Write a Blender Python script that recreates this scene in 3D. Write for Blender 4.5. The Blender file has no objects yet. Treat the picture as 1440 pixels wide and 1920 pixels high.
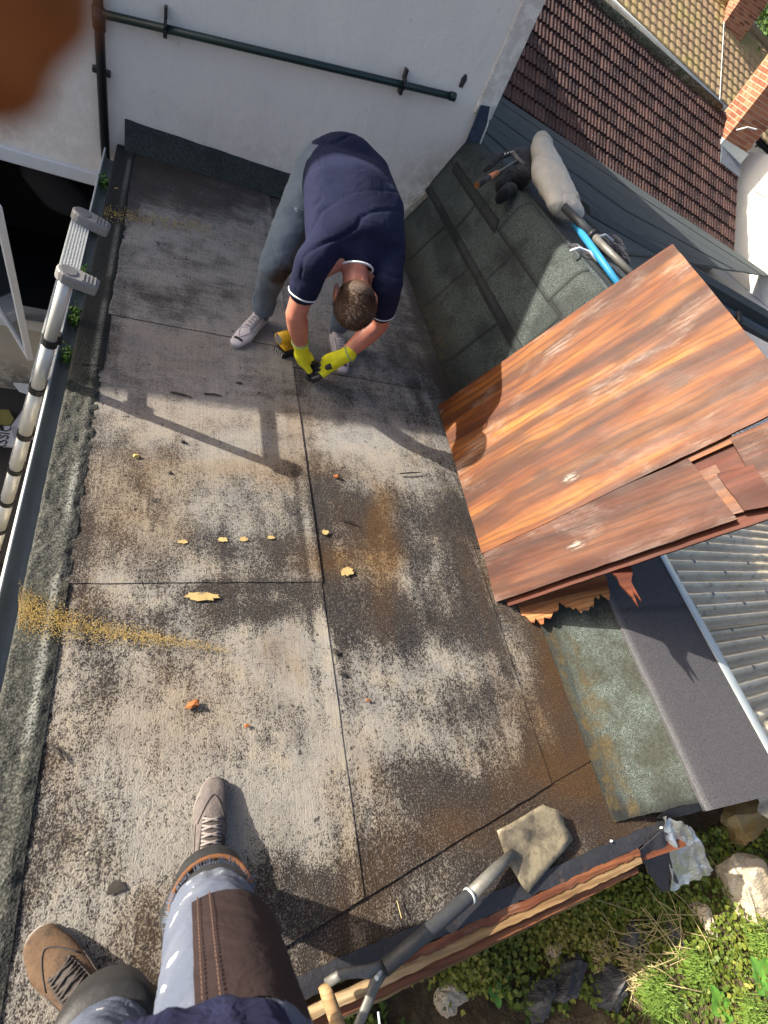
import bpy, bmesh, math, random
import numpy as np
from mathutils import Vector, Matrix
from mathutils.bvhtree import BVHTree
random.seed(7); rng = np.random.default_rng(7)
SC = bpy.context.scene
COL = SC.collection

# ------------------------------------------------------------------ camera
F = 928.0; CX, CY = 720.0, 960.0; CAMH = 1.75      # focal length in photo pixels, eye height over the roof
_dz = np.array([-455, 690, F]); _dz /= np.linalg.norm(_dz)
_dy = np.array([-335, -1470, F]); _dy /= np.linalg.norm(_dy)
_dy -= _dz*_dy.dot(_dz); _dy /= np.linalg.norm(_dy)
_dx = np.cross(_dy, -_dz)
RC = np.stack([_dx, _dy, -_dz], 1)
EYE = np.array([0, 0, CAMH])
cam_d = bpy.data.cameras.new('camera'); cam = bpy.data.objects.new('camera', cam_d); COL.objects.link(cam)
m = Matrix.Identity(4)
for i in range(3):
    m[i][0] = RC[0, i]; m[i][1] = -RC[1, i]; m[i][2] = -RC[2, i]
m.translation = Vector(EYE)
cam.matrix_world = m
cam_d.sensor_fit = 'VERTICAL'; cam_d.sensor_height = 36; cam_d.lens = F/1920*36
cam_d.clip_start = 0.005; cam_d.clip_end = 2000
cam_d.dof.use_dof = True; cam_d.dof.focus_distance = 2.2; cam_d.dof.aperture_fstop = 5.6
SC.camera = cam
# ------------------------------------------------------------------ light
SUN_TRAVEL = Vector((.879, -.41, -.5155)).normalized()
w = bpy.data.worlds.new('World'); SC.world = w; w.use_nodes = True
nt = w.node_tree; bg = nt.nodes['Background']
sky = nt.nodes.new('ShaderNodeTexSky'); sky.sky_type = 'NISHITA'; sky.sun_disc = False
sky.dust_density = 5.0; sky.ozone_density = .3; sky.air_density = .8
sky.sun_elevation = math.radians(28); sky.sun_rotation = math.radians(-65)
nt.links.new(sky.outputs[0], bg.inputs[0]); bg.inputs[1].default_value = 0.115
sd = bpy.data.lights.new('sun', 'SUN'); sun = bpy.data.objects.new('sun', sd); COL.objects.link(sun)
sd.energy = 5.0; sd.angle = math.radians(0.5); sd.color = (1.0, .93, .81)
sun.rotation_euler = SUN_TRAVEL.to_track_quat('-Z', 'Y').to_euler(); sun.location = (-5, 3, 6)
SC.view_settings.view_transform = 'Standard'; SC.view_settings.look = 'None'
SC.view_settings.exposure = 1.22; SC.view_settings.gamma = 1.0

# ------------------------------------------------------------------ helpers
def ray(u, v): return RC.T @ np.array([u-CX, v-CY, F])
def at(u, v, z=0.0):                                # the point of height z seen at a place in the photo
    r = ray(u, v); return EYE + r*((z-CAMH)/r[2])
def aty(u, v, y):
    r = ray(u, v); return EYE + r*(y/r[1])
def atp(u, v, p0, n):
    r = ray(u, v); return EYE + r*(np.dot(np.array(p0)-EYE, n)/np.dot(r, n))
def sm(a, b, x):
    t = np.clip((np.asarray(x, float)-a)/(b-a), 0, 1); return t*t*(3-2*t)
def vnoise(x, y, s, seed=0, oct=3):
    out = 0; amp = 1; tot = 0
    for o in range(oct):
        r = np.random.default_rng(seed+o*17); L = r.random((64, 64))
        X = np.asarray(x)*s; Y = np.asarray(y)*s
        xi = np.floor(X).astype(int); yi = np.floor(Y).astype(int); fx = X-xi; fy = Y-yi
        fx = fx*fx*(3-2*fx); fy = fy*fy*(3-2*fy)
        g = lambda a, b: L[a % 64, b % 64]
        out = out + amp*((g(xi, yi)*(1-fx)+g(xi+1, yi)*fx)*(1-fy)+(g(xi, yi+1)*(1-fx)+g(xi+1, yi+1)*fx)*fy)
        tot += amp; amp *= .5; s *= 2.1
    return out/tot

class NT:
    """small shader-node shorthand"""
    def __init__(s, name, rough=.8, spec=.3):
        s.m = bpy.data.materials.new(name); s.m.use_nodes = True; s.t = s.m.node_tree
        s.b = s.t.nodes['Principled BSDF']; s.b.inputs['Roughness'].default_value = rough
        s.b.inputs['Specular IOR Level'].default_value = spec
        s.tc = s.t.nodes.new('ShaderNodeTexCoord')
    def n(s, t): return s.t.nodes.new('ShaderNode'+t)
    def put(s, sock, v):
        if hasattr(v, 'is_output'): s.t.links.new(v, sock)
        elif isinstance(v, (tuple, list)) and len(v) == 3 and sock.type == 'RGBA': sock.default_value = (*v, 1)
        else: sock.default_value = v
    def co(s, scale=(1, 1, 1), rot=(0, 0, 0), src='Object', loc=(0, 0, 0)):
        mp = s.n('Mapping'); s.put(mp.inputs[0], s.tc.outputs[src]); mp.inputs['Scale'].default_value = scale
        mp.inputs['Rotation'].default_value = rot; mp.inputs['Location'].default_value = loc
        return mp.outputs[0]
    def noise(s, scale, detail=4, rough=.6, vec=None, dist=0, out=0):
        k = s.n('TexNoise'); s.put(k.inputs['Vector'], vec if vec is not None else s.tc.outputs['Object'])
        k.inputs['Scale'].default_value = scale; k.inputs['Detail'].default_value = detail
        k.inputs['Roughness'].default_value = rough; k.inputs['Distortion'].default_value = dist
        return k.outputs[out]
    def voro(s, scale, vec=None, feature='F1', out=0, rnd=1, dim='3D'):
        k = s.n('TexVoronoi'); k.feature = feature; k.voronoi_dimensions = dim; s.put(k.inputs['Vector'], vec if vec is not None else s.tc.outputs['Object'])
        k.inputs['Scale'].default_value = scale; k.inputs['Randomness'].default_value = rnd; return k.outputs[out]
    def ramp(s, fac, stops, interp='LINEAR'):
        k = s.n('ValToRGB'); s.put(k.inputs[0], fac); k.color_ramp.interpolation = interp
        e = k.color_ramp.elements
        while len(e) < len(stops): e.new(.5)
        for q, (p, c) in zip(e, stops):
            q.position = p; q.color = (*c, 1) if isinstance(c, (tuple, list)) else (c, c, c, 1)
        return k.outputs[0]
    def mix(s, fac, a, b, mode='MIX'):
        k = s.n('Mix'); k.data_type = 'RGBA'; k.blend_type = mode; k.clamp_factor = True
        s.put(k.inputs[0], fac); s.put(k.inputs[6], a); s.put(k.inputs[7], b); return k.outputs[2]
    def math(s, op, a, b=0.0, c=None, clamp=False):
        k = s.n('Math'); k.operation = op; k.use_clamp = clamp; s.put(k.inputs[0], a); s.put(k.inputs[1], b)
        if c is not None: s.put(k.inputs[2], c)
        return k.outputs[0]
    def step(s, x, a, b):
        k = s.n('MapRange'); k.interpolation_type = 'SMOOTHSTEP'; s.put(k.inputs[0], x); s.put(k.inputs[1], a); s.put(k.inputs[2], b)
        k.inputs[3].default_value = 0; k.inputs[4].default_value = 1; return k.outputs[0]
    def attr(s, name):
        k = s.n('Attribute'); k.attribute_name = name; return k
    def sep(s, col):
        k = s.n('SeparateXYZ'); s.put(k.inputs[0], col); return k.outputs
    def rnd(s):
        return s.n('ObjectInfo').outputs['Random']
    def bump(s, h, strength=.3, dist=.01, chain=None):
        k = s.n('Bump'); s.put(k.inputs['Height'], h); k.inputs['Strength'].default_value = strength; k.inputs['Distance'].default_value = dist
        if chain is not None: s.put(k.inputs['Normal'], chain)
        return k.outputs[0]
    def set(s, color=None, rough=None, normal=None, metal=None, **kw):
        if color is not None: s.put(s.b.inputs['Base Color'], color)
        if rough is not None: s.put(s.b.inputs['Roughness'], rough)
        if normal is not None: s.put(s.b.inputs['Normal'], normal)
        if metal is not None: s.put(s.b.inputs['Metallic'], metal)
        for k, v in kw.items(): s.put(s.b.inputs[k.replace('_', ' ')], v)
        return s.m

def simple(name, col, rough=.7, var=.15, scale=30, bump=.15, bd=.004, metal=0, spec=.3, dirt=None):
    """a plain paint or fabric with fine mottling"""
    k = NT(name, rough, spec); n1 = k.noise(scale, 5, .65); n2 = k.noise(scale*.12, 3)
    c1 = tuple(c*(1-var) for c in col); c2 = tuple(min(1, c*(1+var)) for c in col)
    c = k.ramp(k.mix(.5, n1, n2), [(.3, c1), (.7, c2)])
    if dirt: c = k.mix(k.step(k.noise(scale*.25, 5, .7), dirt[1], dirt[1]+.18), c, dirt[0])
    return k.set(c, normal=k.bump(n1, bump, bd), metal=metal)

# -------- mesh building
class MB:
    def __init__(s): s.v = []; s.f = []; s.mi = []
    def add(s, v, f, mi=0):
        o = len(s.v); s.v += [tuple(map(float, p)) for p in v]; s.f += [tuple(o+i for i in q) for q in f]; s.mi += [mi]*len(f); return s
    def box(s, lo, hi, M=None, mi=0):
        x0, y0, z0 = lo; x1, y1, z1 = hi
        v = [(x0,y0,z0),(x1,y0,z0),(x1,y1,z0),(x0,y1,z0),(x0,y0,z1),(x1,y0,z1),(x1,y1,z1),(x0,y1,z1)]
        if M is not None: v = [tuple(M @ Vector(p)) for p in v]
        return s.add(v, [(0,3,2,1),(4,5,6,7),(0,1,5,4),(1,2,6,5),(2,3,7,6),(3,0,4,7)], mi)
    def tube(s, pts, r, n=10, caps=True, mi=0, flat=None):
        pts = [Vector(p) for p in pts]; k = len(pts); rs = r if isinstance(r, (list, tuple)) else [r]*k
        up = None; v = []
        for i, p in enumerate(pts):
            t = (pts[min(i+1, k-1)]-pts[max(i-1, 0)]).normalized()
            if up is None: up = Vector((0, 0, 1)) if abs(t.z) < .9 else Vector((1, 0, 0))
            a = t.cross(up).normalized(); b = a.cross(t).normalized(); up = b
            for j in range(n):
                q = 2*math.pi*j/n; fl = flat or (1, 1)
                v.append(p+a*(math.cos(q)*rs[i]*fl[0])+b*(math.sin(q)*rs[i]*fl[1]))
        f = [(i*n+j, i*n+(j+1) % n, (i+1)*n+(j+1) % n, (i+1)*n+j) for i in range(k-1) for j in range(n)]
        if caps: f += [tuple(range(n-1, -1, -1)), tuple((k-1)*n+j for j in range(n))]
        return s.add(v, f, mi)
    def prism(s, poly, d, mi=0):
        """poly: 3-D outline; d: thickness vector"""
        n = len(poly); P = [Vector(p) for p in poly]; d = Vector(d)
        v = P+[p+d for p in P]
        return s.add(v, [tuple(range(n-1, -1, -1)), tuple(range(n, 2*n))]+[(i, (i+1) % n, n+(i+1) % n, n+i) for i in range(n)], mi)
    def grid(s, P, mi=0):
        """P: array (a,b,3)"""
        a, b, _ = P.shape
        return s.add(P.reshape(-1, 3), [(i*b+j, (i+1)*b+j, (i+1)*b+j+1, i*b+j+1) for i in range(a-1) for j in range(b-1)], mi)
    def sheet(s, P, th, mi=0):
        """a grid with thickness th downwards and closed rims"""
        a, b, _ = P.shape; o = len(s.v); s.grid(P, mi)
        Q = P.copy(); Q[..., 2] -= th
        rim = [(i, 0) for i in range(a)]+[(a-1, j) for j in range(1, b)]+[(i, b-1) for i in range(a-2, -1, -1)]+[(0, j) for j in range(b-2, 0, -1)]
        n = len(rim); base = len(s.v)
        s.v += [tuple(map(float, P[i, j])) for i, j in rim]+[tuple(map(float, Q[i, j])) for i, j in rim]
        for k in range(n):
            k2 = (k+1) % n; s.f.append((base+k, base+n+k, base+n+k2, base+k2)); s.mi.append(mi)
        return s
    def mesh(s, name):
        me = bpy.data.meshes.new(name); me.from_pydata(s.v, [], s.f); me.polygons.foreach_set('material_index', s.mi); me.update()
        return me
    def build(s, name, mat, parent=None, smooth=False, fix=True, bevel=0):
        return obj(name, s.mesh(name), mat, parent, smooth, fix, bevel)

def obj(name, me, mat, parent=None, smooth=False, fix=True, bevel=0):
    if fix or bevel:
        bm = bmesh.new(); bm.from_mesh(me)
        if bevel: bmesh.ops.bevel(bm, geom=[e for e in bm.edges if e.is_manifold and e.calc_face_angle(0) > .6], offset=bevel, segments=1, affect='EDGES')
        bmesh.ops.recalc_face_normals(bm, faces=bm.faces[:]); bm.to_mesh(me); bm.free()
    for k in (mat if isinstance(mat, (list, tuple)) else [mat]): me.materials.append(k)
    if smooth: me.polygons.foreach_set('use_smooth', [True]*len(me.polygons))
    o = bpy.data.objects.new(name, me); COL.objects.link(o)
    if parent: o.parent = parent
    return o
def tag(o, label=None, cat=None, group=None, kind=None):
    if label: o['label'] = label
    if cat: o['category'] = cat
    if group: o['group'] = group
    if kind: o['kind'] = kind
    return o
def thing(name, label, cat, loc=(0, 0, 0), group=None):
    o = bpy.data.objects.new(name, None); COL.objects.link(o); o.location = loc; o.empty_display_size = .1
    # parts are written in world coordinates, so the parent's offset is undone
    return tag(o, label, cat, group)
def settle(root):
    """keep parts where they were modelled although the Empty stands at the thing's base"""
    bpy.context.view_layer.update()
    inv = Matrix.Translation(-root.location)
    for c in root.children:
        c.matrix_parent_inverse = inv
def link(name, me, parent=None, M=None):
    o = bpy.data.objects.new(name, me); COL.objects.link(o)
    if parent: o.parent = parent
    if M is not None: o.matrix_local = M
    return o
def setattr_pt(me, name, arr):
    a = me.attributes.new(name, 'FLOAT_COLOR', 'POINT'); d = np.ones((len(me.vertices), 4), 'f'); d[:len(arr), :3] = arr; a.data.foreach_set('color', d.ravel())

def hull(balls, rot=None, seg=12):
    """convex hull of ellipsoids [(centre,(rx,ry,rz))...]"""
    bm = bmesh.new(); R3 = rot if rot is not None else Matrix.Identity(3)
    for c, r in balls:
        if not isinstance(r, (tuple, list)): r = (r, r, r)
        for i in range(seg+1):
            th = math.pi*i/seg
            for j in range(seg*2 if 0 < i < seg else 1):
                ph = math.pi*j/seg
                bm.verts.new(Vector(c)+R3 @ Vector((r[0]*math.sin(th)*math.cos(ph), r[1]*math.sin(th)*math.sin(ph), r[2]*math.cos(th))))
    h = bmesh.ops.convex_hull(bm, input=bm.verts)
    bmesh.ops.delete(bm, geom=[g for g in h['geom_interior'] if isinstance(g, bmesh.types.BMVert)], context='VERTS')
    loose = [v for v in bm.verts if not v.link_faces]
    if loose: bmesh.ops.delete(bm, geom=loose, context='VERTS')
    v = [tuple(x.co) for x in bm.verts]; bm.verts.index_update(); f = [tuple(x.index for x in q.verts) for q in bm.faces]; bm.free()
    return v, f
def blob(name, prims, voxel, it, mat, parent=None, warp=None, fac=.5):
    """union of hulls melted into one smooth surface"""
    mb = MB()
    for p in prims:
        rot = None
        if isinstance(p, tuple): p, rot = p
        mb.add(*hull(p, rot))
    me = mb.mesh(name+'_raw'); bm = bmesh.new(); bm.from_mesh(me); bmesh.ops.recalc_face_normals(bm, faces=bm.faces[:]); bm.to_mesh(me); bm.free()
    o = bpy.data.objects.new(name+'_raw', me); COL.objects.link(o)
    r = o.modifiers.new('r', 'REMESH'); r.mode = 'VOXEL'; r.voxel_size = voxel; r.use_smooth_shade = True
    s_ = o.modifiers.new('s', 'SMOOTH'); s_.factor = fac; s_.iterations = it
    dg = bpy.context.evaluated_depsgraph_get(); me2 = bpy.data.meshes.new_from_object(o.evaluated_get(dg)); me2.name = name
    bpy.data.objects.remove(o); bpy.data.meshes.remove(me); me2.materials.clear()
    if warp is not None:
        co = np.empty(len(me2.vertices)*3, 'f'); me2.vertices.foreach_get('co', co); no = np.empty_like(co); me2.vertices.foreach_get('normal', no)
        me2.vertices.foreach_set('co', warp(co.reshape(-1, 3).astype(float), no.reshape(-1, 3)).astype('f').ravel()); me2.update()
    return obj(name, me2, mat, parent, True, False)

# ------------------------------------------------------------------ materials of the setting
def mat_felt():
    k = NT('weathered_felt', .9, .2)
    st = k.sep(k.attr('st').outputs['Vector']); D, G, S = st[0], st[1], st[2]
    iS = k.math('SUBTRACT', 1, S, clamp=True)
    g1 = k.noise(205, 3, .65, k.co((1.15, .9, 1))); g2 = k.noise(85, 4, .62, k.co((1.1, .9, 1))); g3 = k.noise(420, 2, .6)
    b1 = k.noise(2.6, 6, .68); b2 = k.noise(9, 5, .65, k.co((1, .6, 1))); b3 = k.noise(13, 6, .72, k.co((.42, 1.3, 1)), .4)   # blotches, smears
    Dm = k.math('ADD', D, k.math('ADD', k.math('MULTIPLY', k.math('SUBTRACT', b1, .5), 2.1), k.math('MULTIPLY', k.math('SUBTRACT', b2, .5), 1.6)))
    Dm = k.math('ADD', Dm, k.math('MULTIPLY', k.math('SUBTRACT', k.math('MULTIPLY', k.math('SUBTRACT', b3, .5), 2.2), .25), S))
    b4 = k.noise(4.5, 5, .7, k.co((2.2, .38, 1)), .3); Dm = k.math('ADD', Dm, k.math('MULTIPLY', k.math('MULTIPLY', k.math('SUBTRACT', b4, .5), 1.5), iS))
    G = k.math('ADD', G, k.math('MULTIPLY', k.step(k.noise(1.9, 5, .7, k.co((1.3, .7, 1))), .46, .70), .42), clamp=True)
    soft = k.step(Dm, -.25, 1.15)
    gg = k.math('ADD', k.math('MULTIPLY', g1, .55), k.math('ADD', k.math('MULTIPLY', g2, .33), k.math('MULTIPLY', g3, .2)))
    thr = k.math('ADD', k.math('ADD', .498, k.math('MULTIPLY', iS, .012)), k.math('MULTIPLY', Dm, .15))
    w_ = k.math('ADD', .075, k.math('MULTIPLY', S, .09))
    fac = k.step(gg, k.math('SUBTRACT', thr, w_), k.math('ADD', thr, w_))
    tint = k.noise(6, 5, .65)
    pale = k.ramp(tint, [(.28, (.175, .168, .16)), (.5, (.255, .24, .214)), (.72, (.31, .272, .21))])
    pale = k.mix(k.math('MULTIPLY', G, 1.0, clamp=True), pale, (.22, .145, .07))
    pale = k.mix(k.math('MULTIPLY', S, .55), pale, (.30, .295, .29)); pale = k.mix(k.math('MULTIPLY', soft, .66), pale, (.055, .047, .042))
    dark = k.mix(k.math('MULTIPLY', G, .9, clamp=True), k.ramp(tint, [(.3, (.009, .009, .011)), (.7, (.028, .024, .022))]), (.055, .028, .010))
    dark = k.mix(k.math('MULTIPLY', S, .45), dark, (.075, .07, .07)); dark = k.mix(k.math('MULTIPLY', k.step(g1, .52, .66), .75), dark, k.mix(G, (.15, .14, .13), (.13, .085, .04)))
    c = k.mix(fac, dark, pale)
    # light grit caught on the surface and small black pits
    c = k.mix(k.math('MULTIPLY', k.step(g3, .66, .74), k.math('MULTIPLY', iS, .6)), c, (.46, .43, .38))
    pit = k.noise(26, 3, .7); c = k.mix(k.math('MULTIPLY', k.step(pit, .655, .70), .8), c, (.022, .020, .020))
    ys = k.noise(70, 2, .5, k.co((2.4, .06, 1)))
    c = k.mix(.22, c, k.ramp(ys, [(.3, (.5, .5, .5)), (.6, (1, 1, 1))]), 'MULTIPLY')
    h = k.math('ADD', k.math('MULTIPLY', gg, k.math('ADD', .3, k.math('MULTIPLY', iS, .9))), k.math('MULTIPLY', ys, .15))
    return k.set(c, k.math('SUBTRACT', .95, k.math('MULTIPLY', soft, .25)), k.bump(h, .9, .007))
def mat_mineral(name, a, b, cdark, scale=220, edge=True, dirt=.5, dcol=(.04, .045, .035)):
    k = NT(name, .92, .2)
    g = k.noise(scale, 2, .6); g2 = k.noise(scale*.28, 3, .6); big = k.noise(4.5, 5, .68)
    c = k.ramp(g, [(.36, cdark), (.52, a), (.68, b)])
    c = k.mix(k.math('MULTIPLY', k.step(big, dirt-.08, dirt+.16), .8), c, dcol)
    c = k.mix(.5, c, k.ramp(g2, [(.35, (.35, .35, .35)), (.65, (1, 1, 1))]), 'MULTIPLY')
    if edge:
        e = k.sep(k.attr('st').outputs['Vector'])
        c = k.mix(e[0], c, (.018, .02, .02)); mo = k.noise(18, 5, .7); c = k.mix(k.math('MULTIPLY', e[1], k.step(mo, .36, .66)), c, k.mix(g2, (.035, .028, .012), (.13, .09, .035))); c = k.mix(k.math('MULTIPLY', e[2], k.step(g, .42, .5)), c, (.36, .37, .35))
    return k.set(c, .92, k.bump(k.math('ADD', g, g2), .8, .005))
def mat_render(name, base, stain=(.42, .36, .27)):
    k = NT(name, .88, .2)
    n = k.noise(1.7, 5, .6); f = k.noise(90, 4, .6); sp = k.noise(14, 5, .7)
    c = k.ramp(n, [(.3, tuple(x*.93 for x in base)), (.7, base)])
    st = k.sep(k.attr('st').outputs['Vector'])
    c = k.mix(k.math('MULTIPLY', st[0], k.step(sp, .35, .62)), c, stain)
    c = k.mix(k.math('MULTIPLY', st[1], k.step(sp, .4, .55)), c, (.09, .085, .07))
    tr_ = k.noise(5, 6, .62, k.co((1, 1, .5)), .8); c = k.mix(k.math('MULTIPLY', k.step(tr_, .5, .75), .22), c, tuple(x*.72 for x in base)); c = k.mix(k.math('MULTIPLY', k.step(sp, .66, .70), .3), c, tuple(x*.55 for x in base))
    return k.set(c, .88, k.bump(k.math('ADD', f, k.math('ADD', k.math('MULTIPLY', sp, 1.5), k.math('MULTIPLY', tr_, 3.0))), .4, .006))
def mat_wood(name, cols, scale=1.0, coat=.0, worn=.5, wcol=(.52, .45, .38), rough=.45, knots=True):
    """grain runs along the object's local X"""
    k = NT(name, rough, .24)
    r = k.rnd(); off = k.n('CombineXYZ'); k.put(off.inputs[0], k.math('MULTIPLY', r, 31)); k.put(off.inputs[1], k.math('MULTIPLY', r, 17))
    va = k.n('VectorMath'); k.put(va.inputs[0], k.tc.outputs['Object']); k.put(va.inputs[1], off.outputs[0]); P = va.outputs[0]
    def mp(sc):
        q = k.n('Mapping'); k.put(q.inputs[0], P); q.inputs['Scale'].default_value = sc; return q.outputs[0]
    w1 = k.noise(1.0*scale, 4, .55, mp((.55, 4.6, 1)), .35); yy = k.sep(P)[1]
    ph = k.math('ADD', k.math('MULTIPLY', yy, 34*scale), k.math('MULTIPLY', w1, 12))
    ring = k.math('ADD', .5, k.math('MULTIPLY', k.math('SINE', ph), .5))
    ring = k.math('POWER', ring, 2.2)
    fine = k.noise(1, 4, .7, mp((5, 150, 5))); mid = k.noise(1, 4, .6, mp((1.2, 9, 1)))
    c = k.ramp(mid, [(.28, cols[0]), (.45, cols[1]), (.6, cols[2]), (.76, cols[3])])
    ring2 = k.math('POWER', k.math('ADD', .5, k.math('MULTIPLY', k.math('SINE', k.math('ADD', k.math('MULTIPLY', yy, 160*scale), k.math('MULTIPLY', w1, 38))), .5)), 3.0)
    c = k.mix(k.math('MULTIPLY', ring, .7), c, cols[0]); c = k.mix(k.math('MULTIPLY', ring2, k.math('MULTIPLY', mid, .9)), c, cols[0])
    c = k.mix(.35, c, k.ramp(fine, [(.3, (.3, .25, .22)), (.65, (1, 1, 1))]), 'MULTIPLY')
    wn = k.noise(1, 6, .66, mp((1.9, 4.0, 1)), .3); wf = k.noise(1, 5, .75, mp((9, 85, 1)))
    wm = k.math('MULTIPLY', k.step(wn, worn, worn+.2), k.step(wf, .34, .66))
    c = k.mix(k.math('MULTIPLY', wm, .62), c, wcol)
    dn = k.noise(1, 5, .65, mp((1.1, 3.4, 2))); c = k.mix(k.math('MULTIPLY', k.step(dn, .54, .74), .45), c, tuple(q*.45 for q in cols[1]))
    kd = k.n('VectorMath'); k.put(kd.inputs[0], mp((2.0, 3.6, 1))); kj = k.noise(30, 3, .6, P, 0, 1); ks = k.n('VectorMath'); ks.operation = 'SCALE'; k.put(ks.inputs[0], kj); ks.inputs['Scale'].default_value = .10; k.put(kd.inputs[1], ks.outputs[0]); kn = k.voro(1, kd.outputs[0], out=0, dim='2D'); kg = k.step(k.sep(k.voro(1, kd.outputs[0], out=1, dim='2D'))[0], .50, .58); kh = k.step(k.sep(k.voro(1, kd.outputs[0], out=1, dim='2D'))[1], .55, .8)
    if knots:
        c = k.mix(k.math('MULTIPLY', k.math('MULTIPLY', k.math('SUBTRACT', 1, k.step(kn, .03, .17)), .8), kg), c, (.05, .018, .008))
        c = k.mix(k.math('MULTIPLY', k.math('MULTIPLY', k.math('SUBTRACT', 1, k.step(kn, .02, .10)), k.step(wf, .42, .6)), k.math('MULTIPLY', kg, kh)), c, (.38, .33, .28))
    h = k.math('ADD', k.math('MULTIPLY', fine, .6), k.math('MULTIPLY', wm, -.5))
    k.set(c, k.math('ADD', rough-.14, k.math('MULTIPLY', k.noise(1, 4, .6, mp((6, 14, 1))), .3)), k.bump(h, .4, .004))
    if coat: k.set(Coat_Weight=coat, Coat_Roughness=.42)
    return k.m

M = {}
M['felt'] = mat_felt()
M['verge'] = mat_mineral('verge_mineral_felt', (.060, .062, .054), (.135, .13, .112), (.022, .024, .021), 150, True, .56, (.05, .052, .04))
M['green'] = mat_mineral('green_mineral_felt', (.066, .082, .077), (.165, .182, .165), (.022, .028, .027), 260, True, .56, (.028, .036, .032))
M['palegreen'] = mat_mineral('pale_green_mineral_felt', (.10, .125, .11), (.215, .245, .22), (.03, .036, .032), 260, True, .47, (.045, .045, .034))
M['capsheet'] = mat_mineral('new_grey_capsheet', (.095, .092, .10), (.15, .145, .155), (.055, .053, .06), 500, True, .9)
M['lowfelt'] = mat_mineral('smooth_dark_felt', (.062, .078, .085), (.10, .12, .125), (.04, .05, .055), 160, True, .60, (.03, .038, .042))
M['bitumen'] = simple('black_bitumen', (.022, .022, .025), .45, .4, 60, .6, .006, spec=.5, dirt=((.10, .055, .03), .55))
M['lead'] = simple('grey_lead', (.16, .18, .21), .5, .3, 14, .25, .004, metal=.3, dirt=((.33, .35, .36), .6))
M['leadblue'] = simple('dark_lead', (.045, .062, .10), .5, .4, 18, .3, .004, metal=.2, dirt=((.16, .19, .23), .58))
M['palelead'] = simple('pale_aluminium_flashing', (.46, .50, .50), .42, .12, 12, .3, .006, metal=.35)
M['white'] = mat_render('white_render', (.86, .795, .72))
M['cream'] = mat_render('cream_render', (.50, .45, .36))
M['pvc'] = simple('white_pvc', (.66, .67, .68), .35, .06, 20, .05)
M['pipe'] = simple('dark_green_pipe', (.012, .03, .028), .35, .25, 40, .08, spec=.5)
M['blackpipe'] = simple('black_pipe', (.014, .015, .017), .4, .3, 40, .1, spec=.5)
M['gutter'] = simple('grey_gutter_plastic', (.26, .28, .26), .45, .2, 9, .1, dirt=((.10, .10, .085), .6))
M['gutterlip'] = simple('pale_gutter_lip', (.55, .56, .53), .4, .12, 20)
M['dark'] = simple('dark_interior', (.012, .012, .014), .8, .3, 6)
M['yard'] = simple('yard_concrete', (.05, .047, .043), .9, .4, 3, .3)
M['glass'] = NT('window_glass', .08, .6).set((.02, .025, .03), .08)
M['oldwood'] = mat_wood('pale_split_timber', [(.10, .05, .02), (.34, .21, .095), (.50, .36, .19), (.62, .50, .31)], 1.4, 0, .55, (.55, .48, .38), .7, False)
M['redwood'] = mat_wood('stained_red_timber', [(.055, .018, .010), (.16, .055, .025), (.24, .095, .04), (.32, .16, .08)], 1.4, 0, .52, (.45, .36, .26), .6, False)

# ------------------------------------------------------------------ flat roof of the extension
FL = lambda x: -.302+.2205*np.asarray(x)          # front lap of the felt sheets
FE = lambda x: -.376+.065*np.asarray(x)           # broken front edge of the roof
WALLY = 4.1
# stains and the shaded end's tone on the felt: place in the photo, spread, amount
DARK = [(330,330,140,45,1.0),(480,365,110,30,.6),(360,500,110,10,.4),(800,690,60,60,.5),(430,385,90,35,.6),(250,330,60,60,.7),(300,560,80,22,.5),(380,600,110,18,.3),(430,545,70,20,.4),(700,640,60,70,.25),(780,600,50,90,.55),
 (310,470,60,10,.4),(640,930,70,50,.55),(690,985,70,60,.75),(780,960,90,40,.45),(880,1010,60,70,.75),(470,1040,110,38,.55),(470,1150,120,32,.9),(690,1150,80,48,.9),
 (860,1165,80,55,.75),(640,1085,60,40,.35),(880,1300,70,110,.45),(790,1480,80,50,.7),(680,1580,50,60,.35),(860,1540,80,60,.4),(220,1000,60,60,.3),(170,1170,60,50,.3),(430,1420,60,40,.15),
 (1040,1330,60,190,.6),(950,1500,110,60,.6),(180,1300,40,120,.25),(560,740,90,20,.35),(200,880,60,60,.25),(1100,1450,90,60,.5),(560,1650,60,30,.5)]
BROWN = [(300,760,110,50,.5),(480,880,170,28,.55),(560,800,40,70,.55),(715,1040,26,90,.85),(720,970,26,50,.7),(600,1060,60,50,.45),(230,950,80,90,.5),(390,310,80,30,.5),(300,640,110,20,.45),
 (1040,1240,40,80,.7),(1000,1400,70,120,.45),(1080,1450,90,50,.7),(650,1050,50,30,.6),(950,1060,50,80,.5),(330,1330,150,100,.3),(840,1560,60,40,.6),(180,1140,60,40,.3),(430,790,100,30,.3),(340,690,60,20,.4)]
SMOOTH = [(450,520,300,150,1.0),(400,420,250,120,.9),(700,620,160,140,.8),(300,740,190,50,.7),(640,820,180,40,.4)]  # shaded far end: smoother felt, with the shade's even grey put into the colour
PALE = [(470,640,110,40,.25),(330,480,80,40,.2),(600,1260,90,60,.35),(300,1380,140,90,.25),(540,1500,120,70,.4),(870,1230,70,40,.4),(700,830,110,40,.3),(620,1420,90,60,.3),(740,950,40,30,.2),(930,1380,60,60,.3),(420,820,60,30,.2)]
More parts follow.
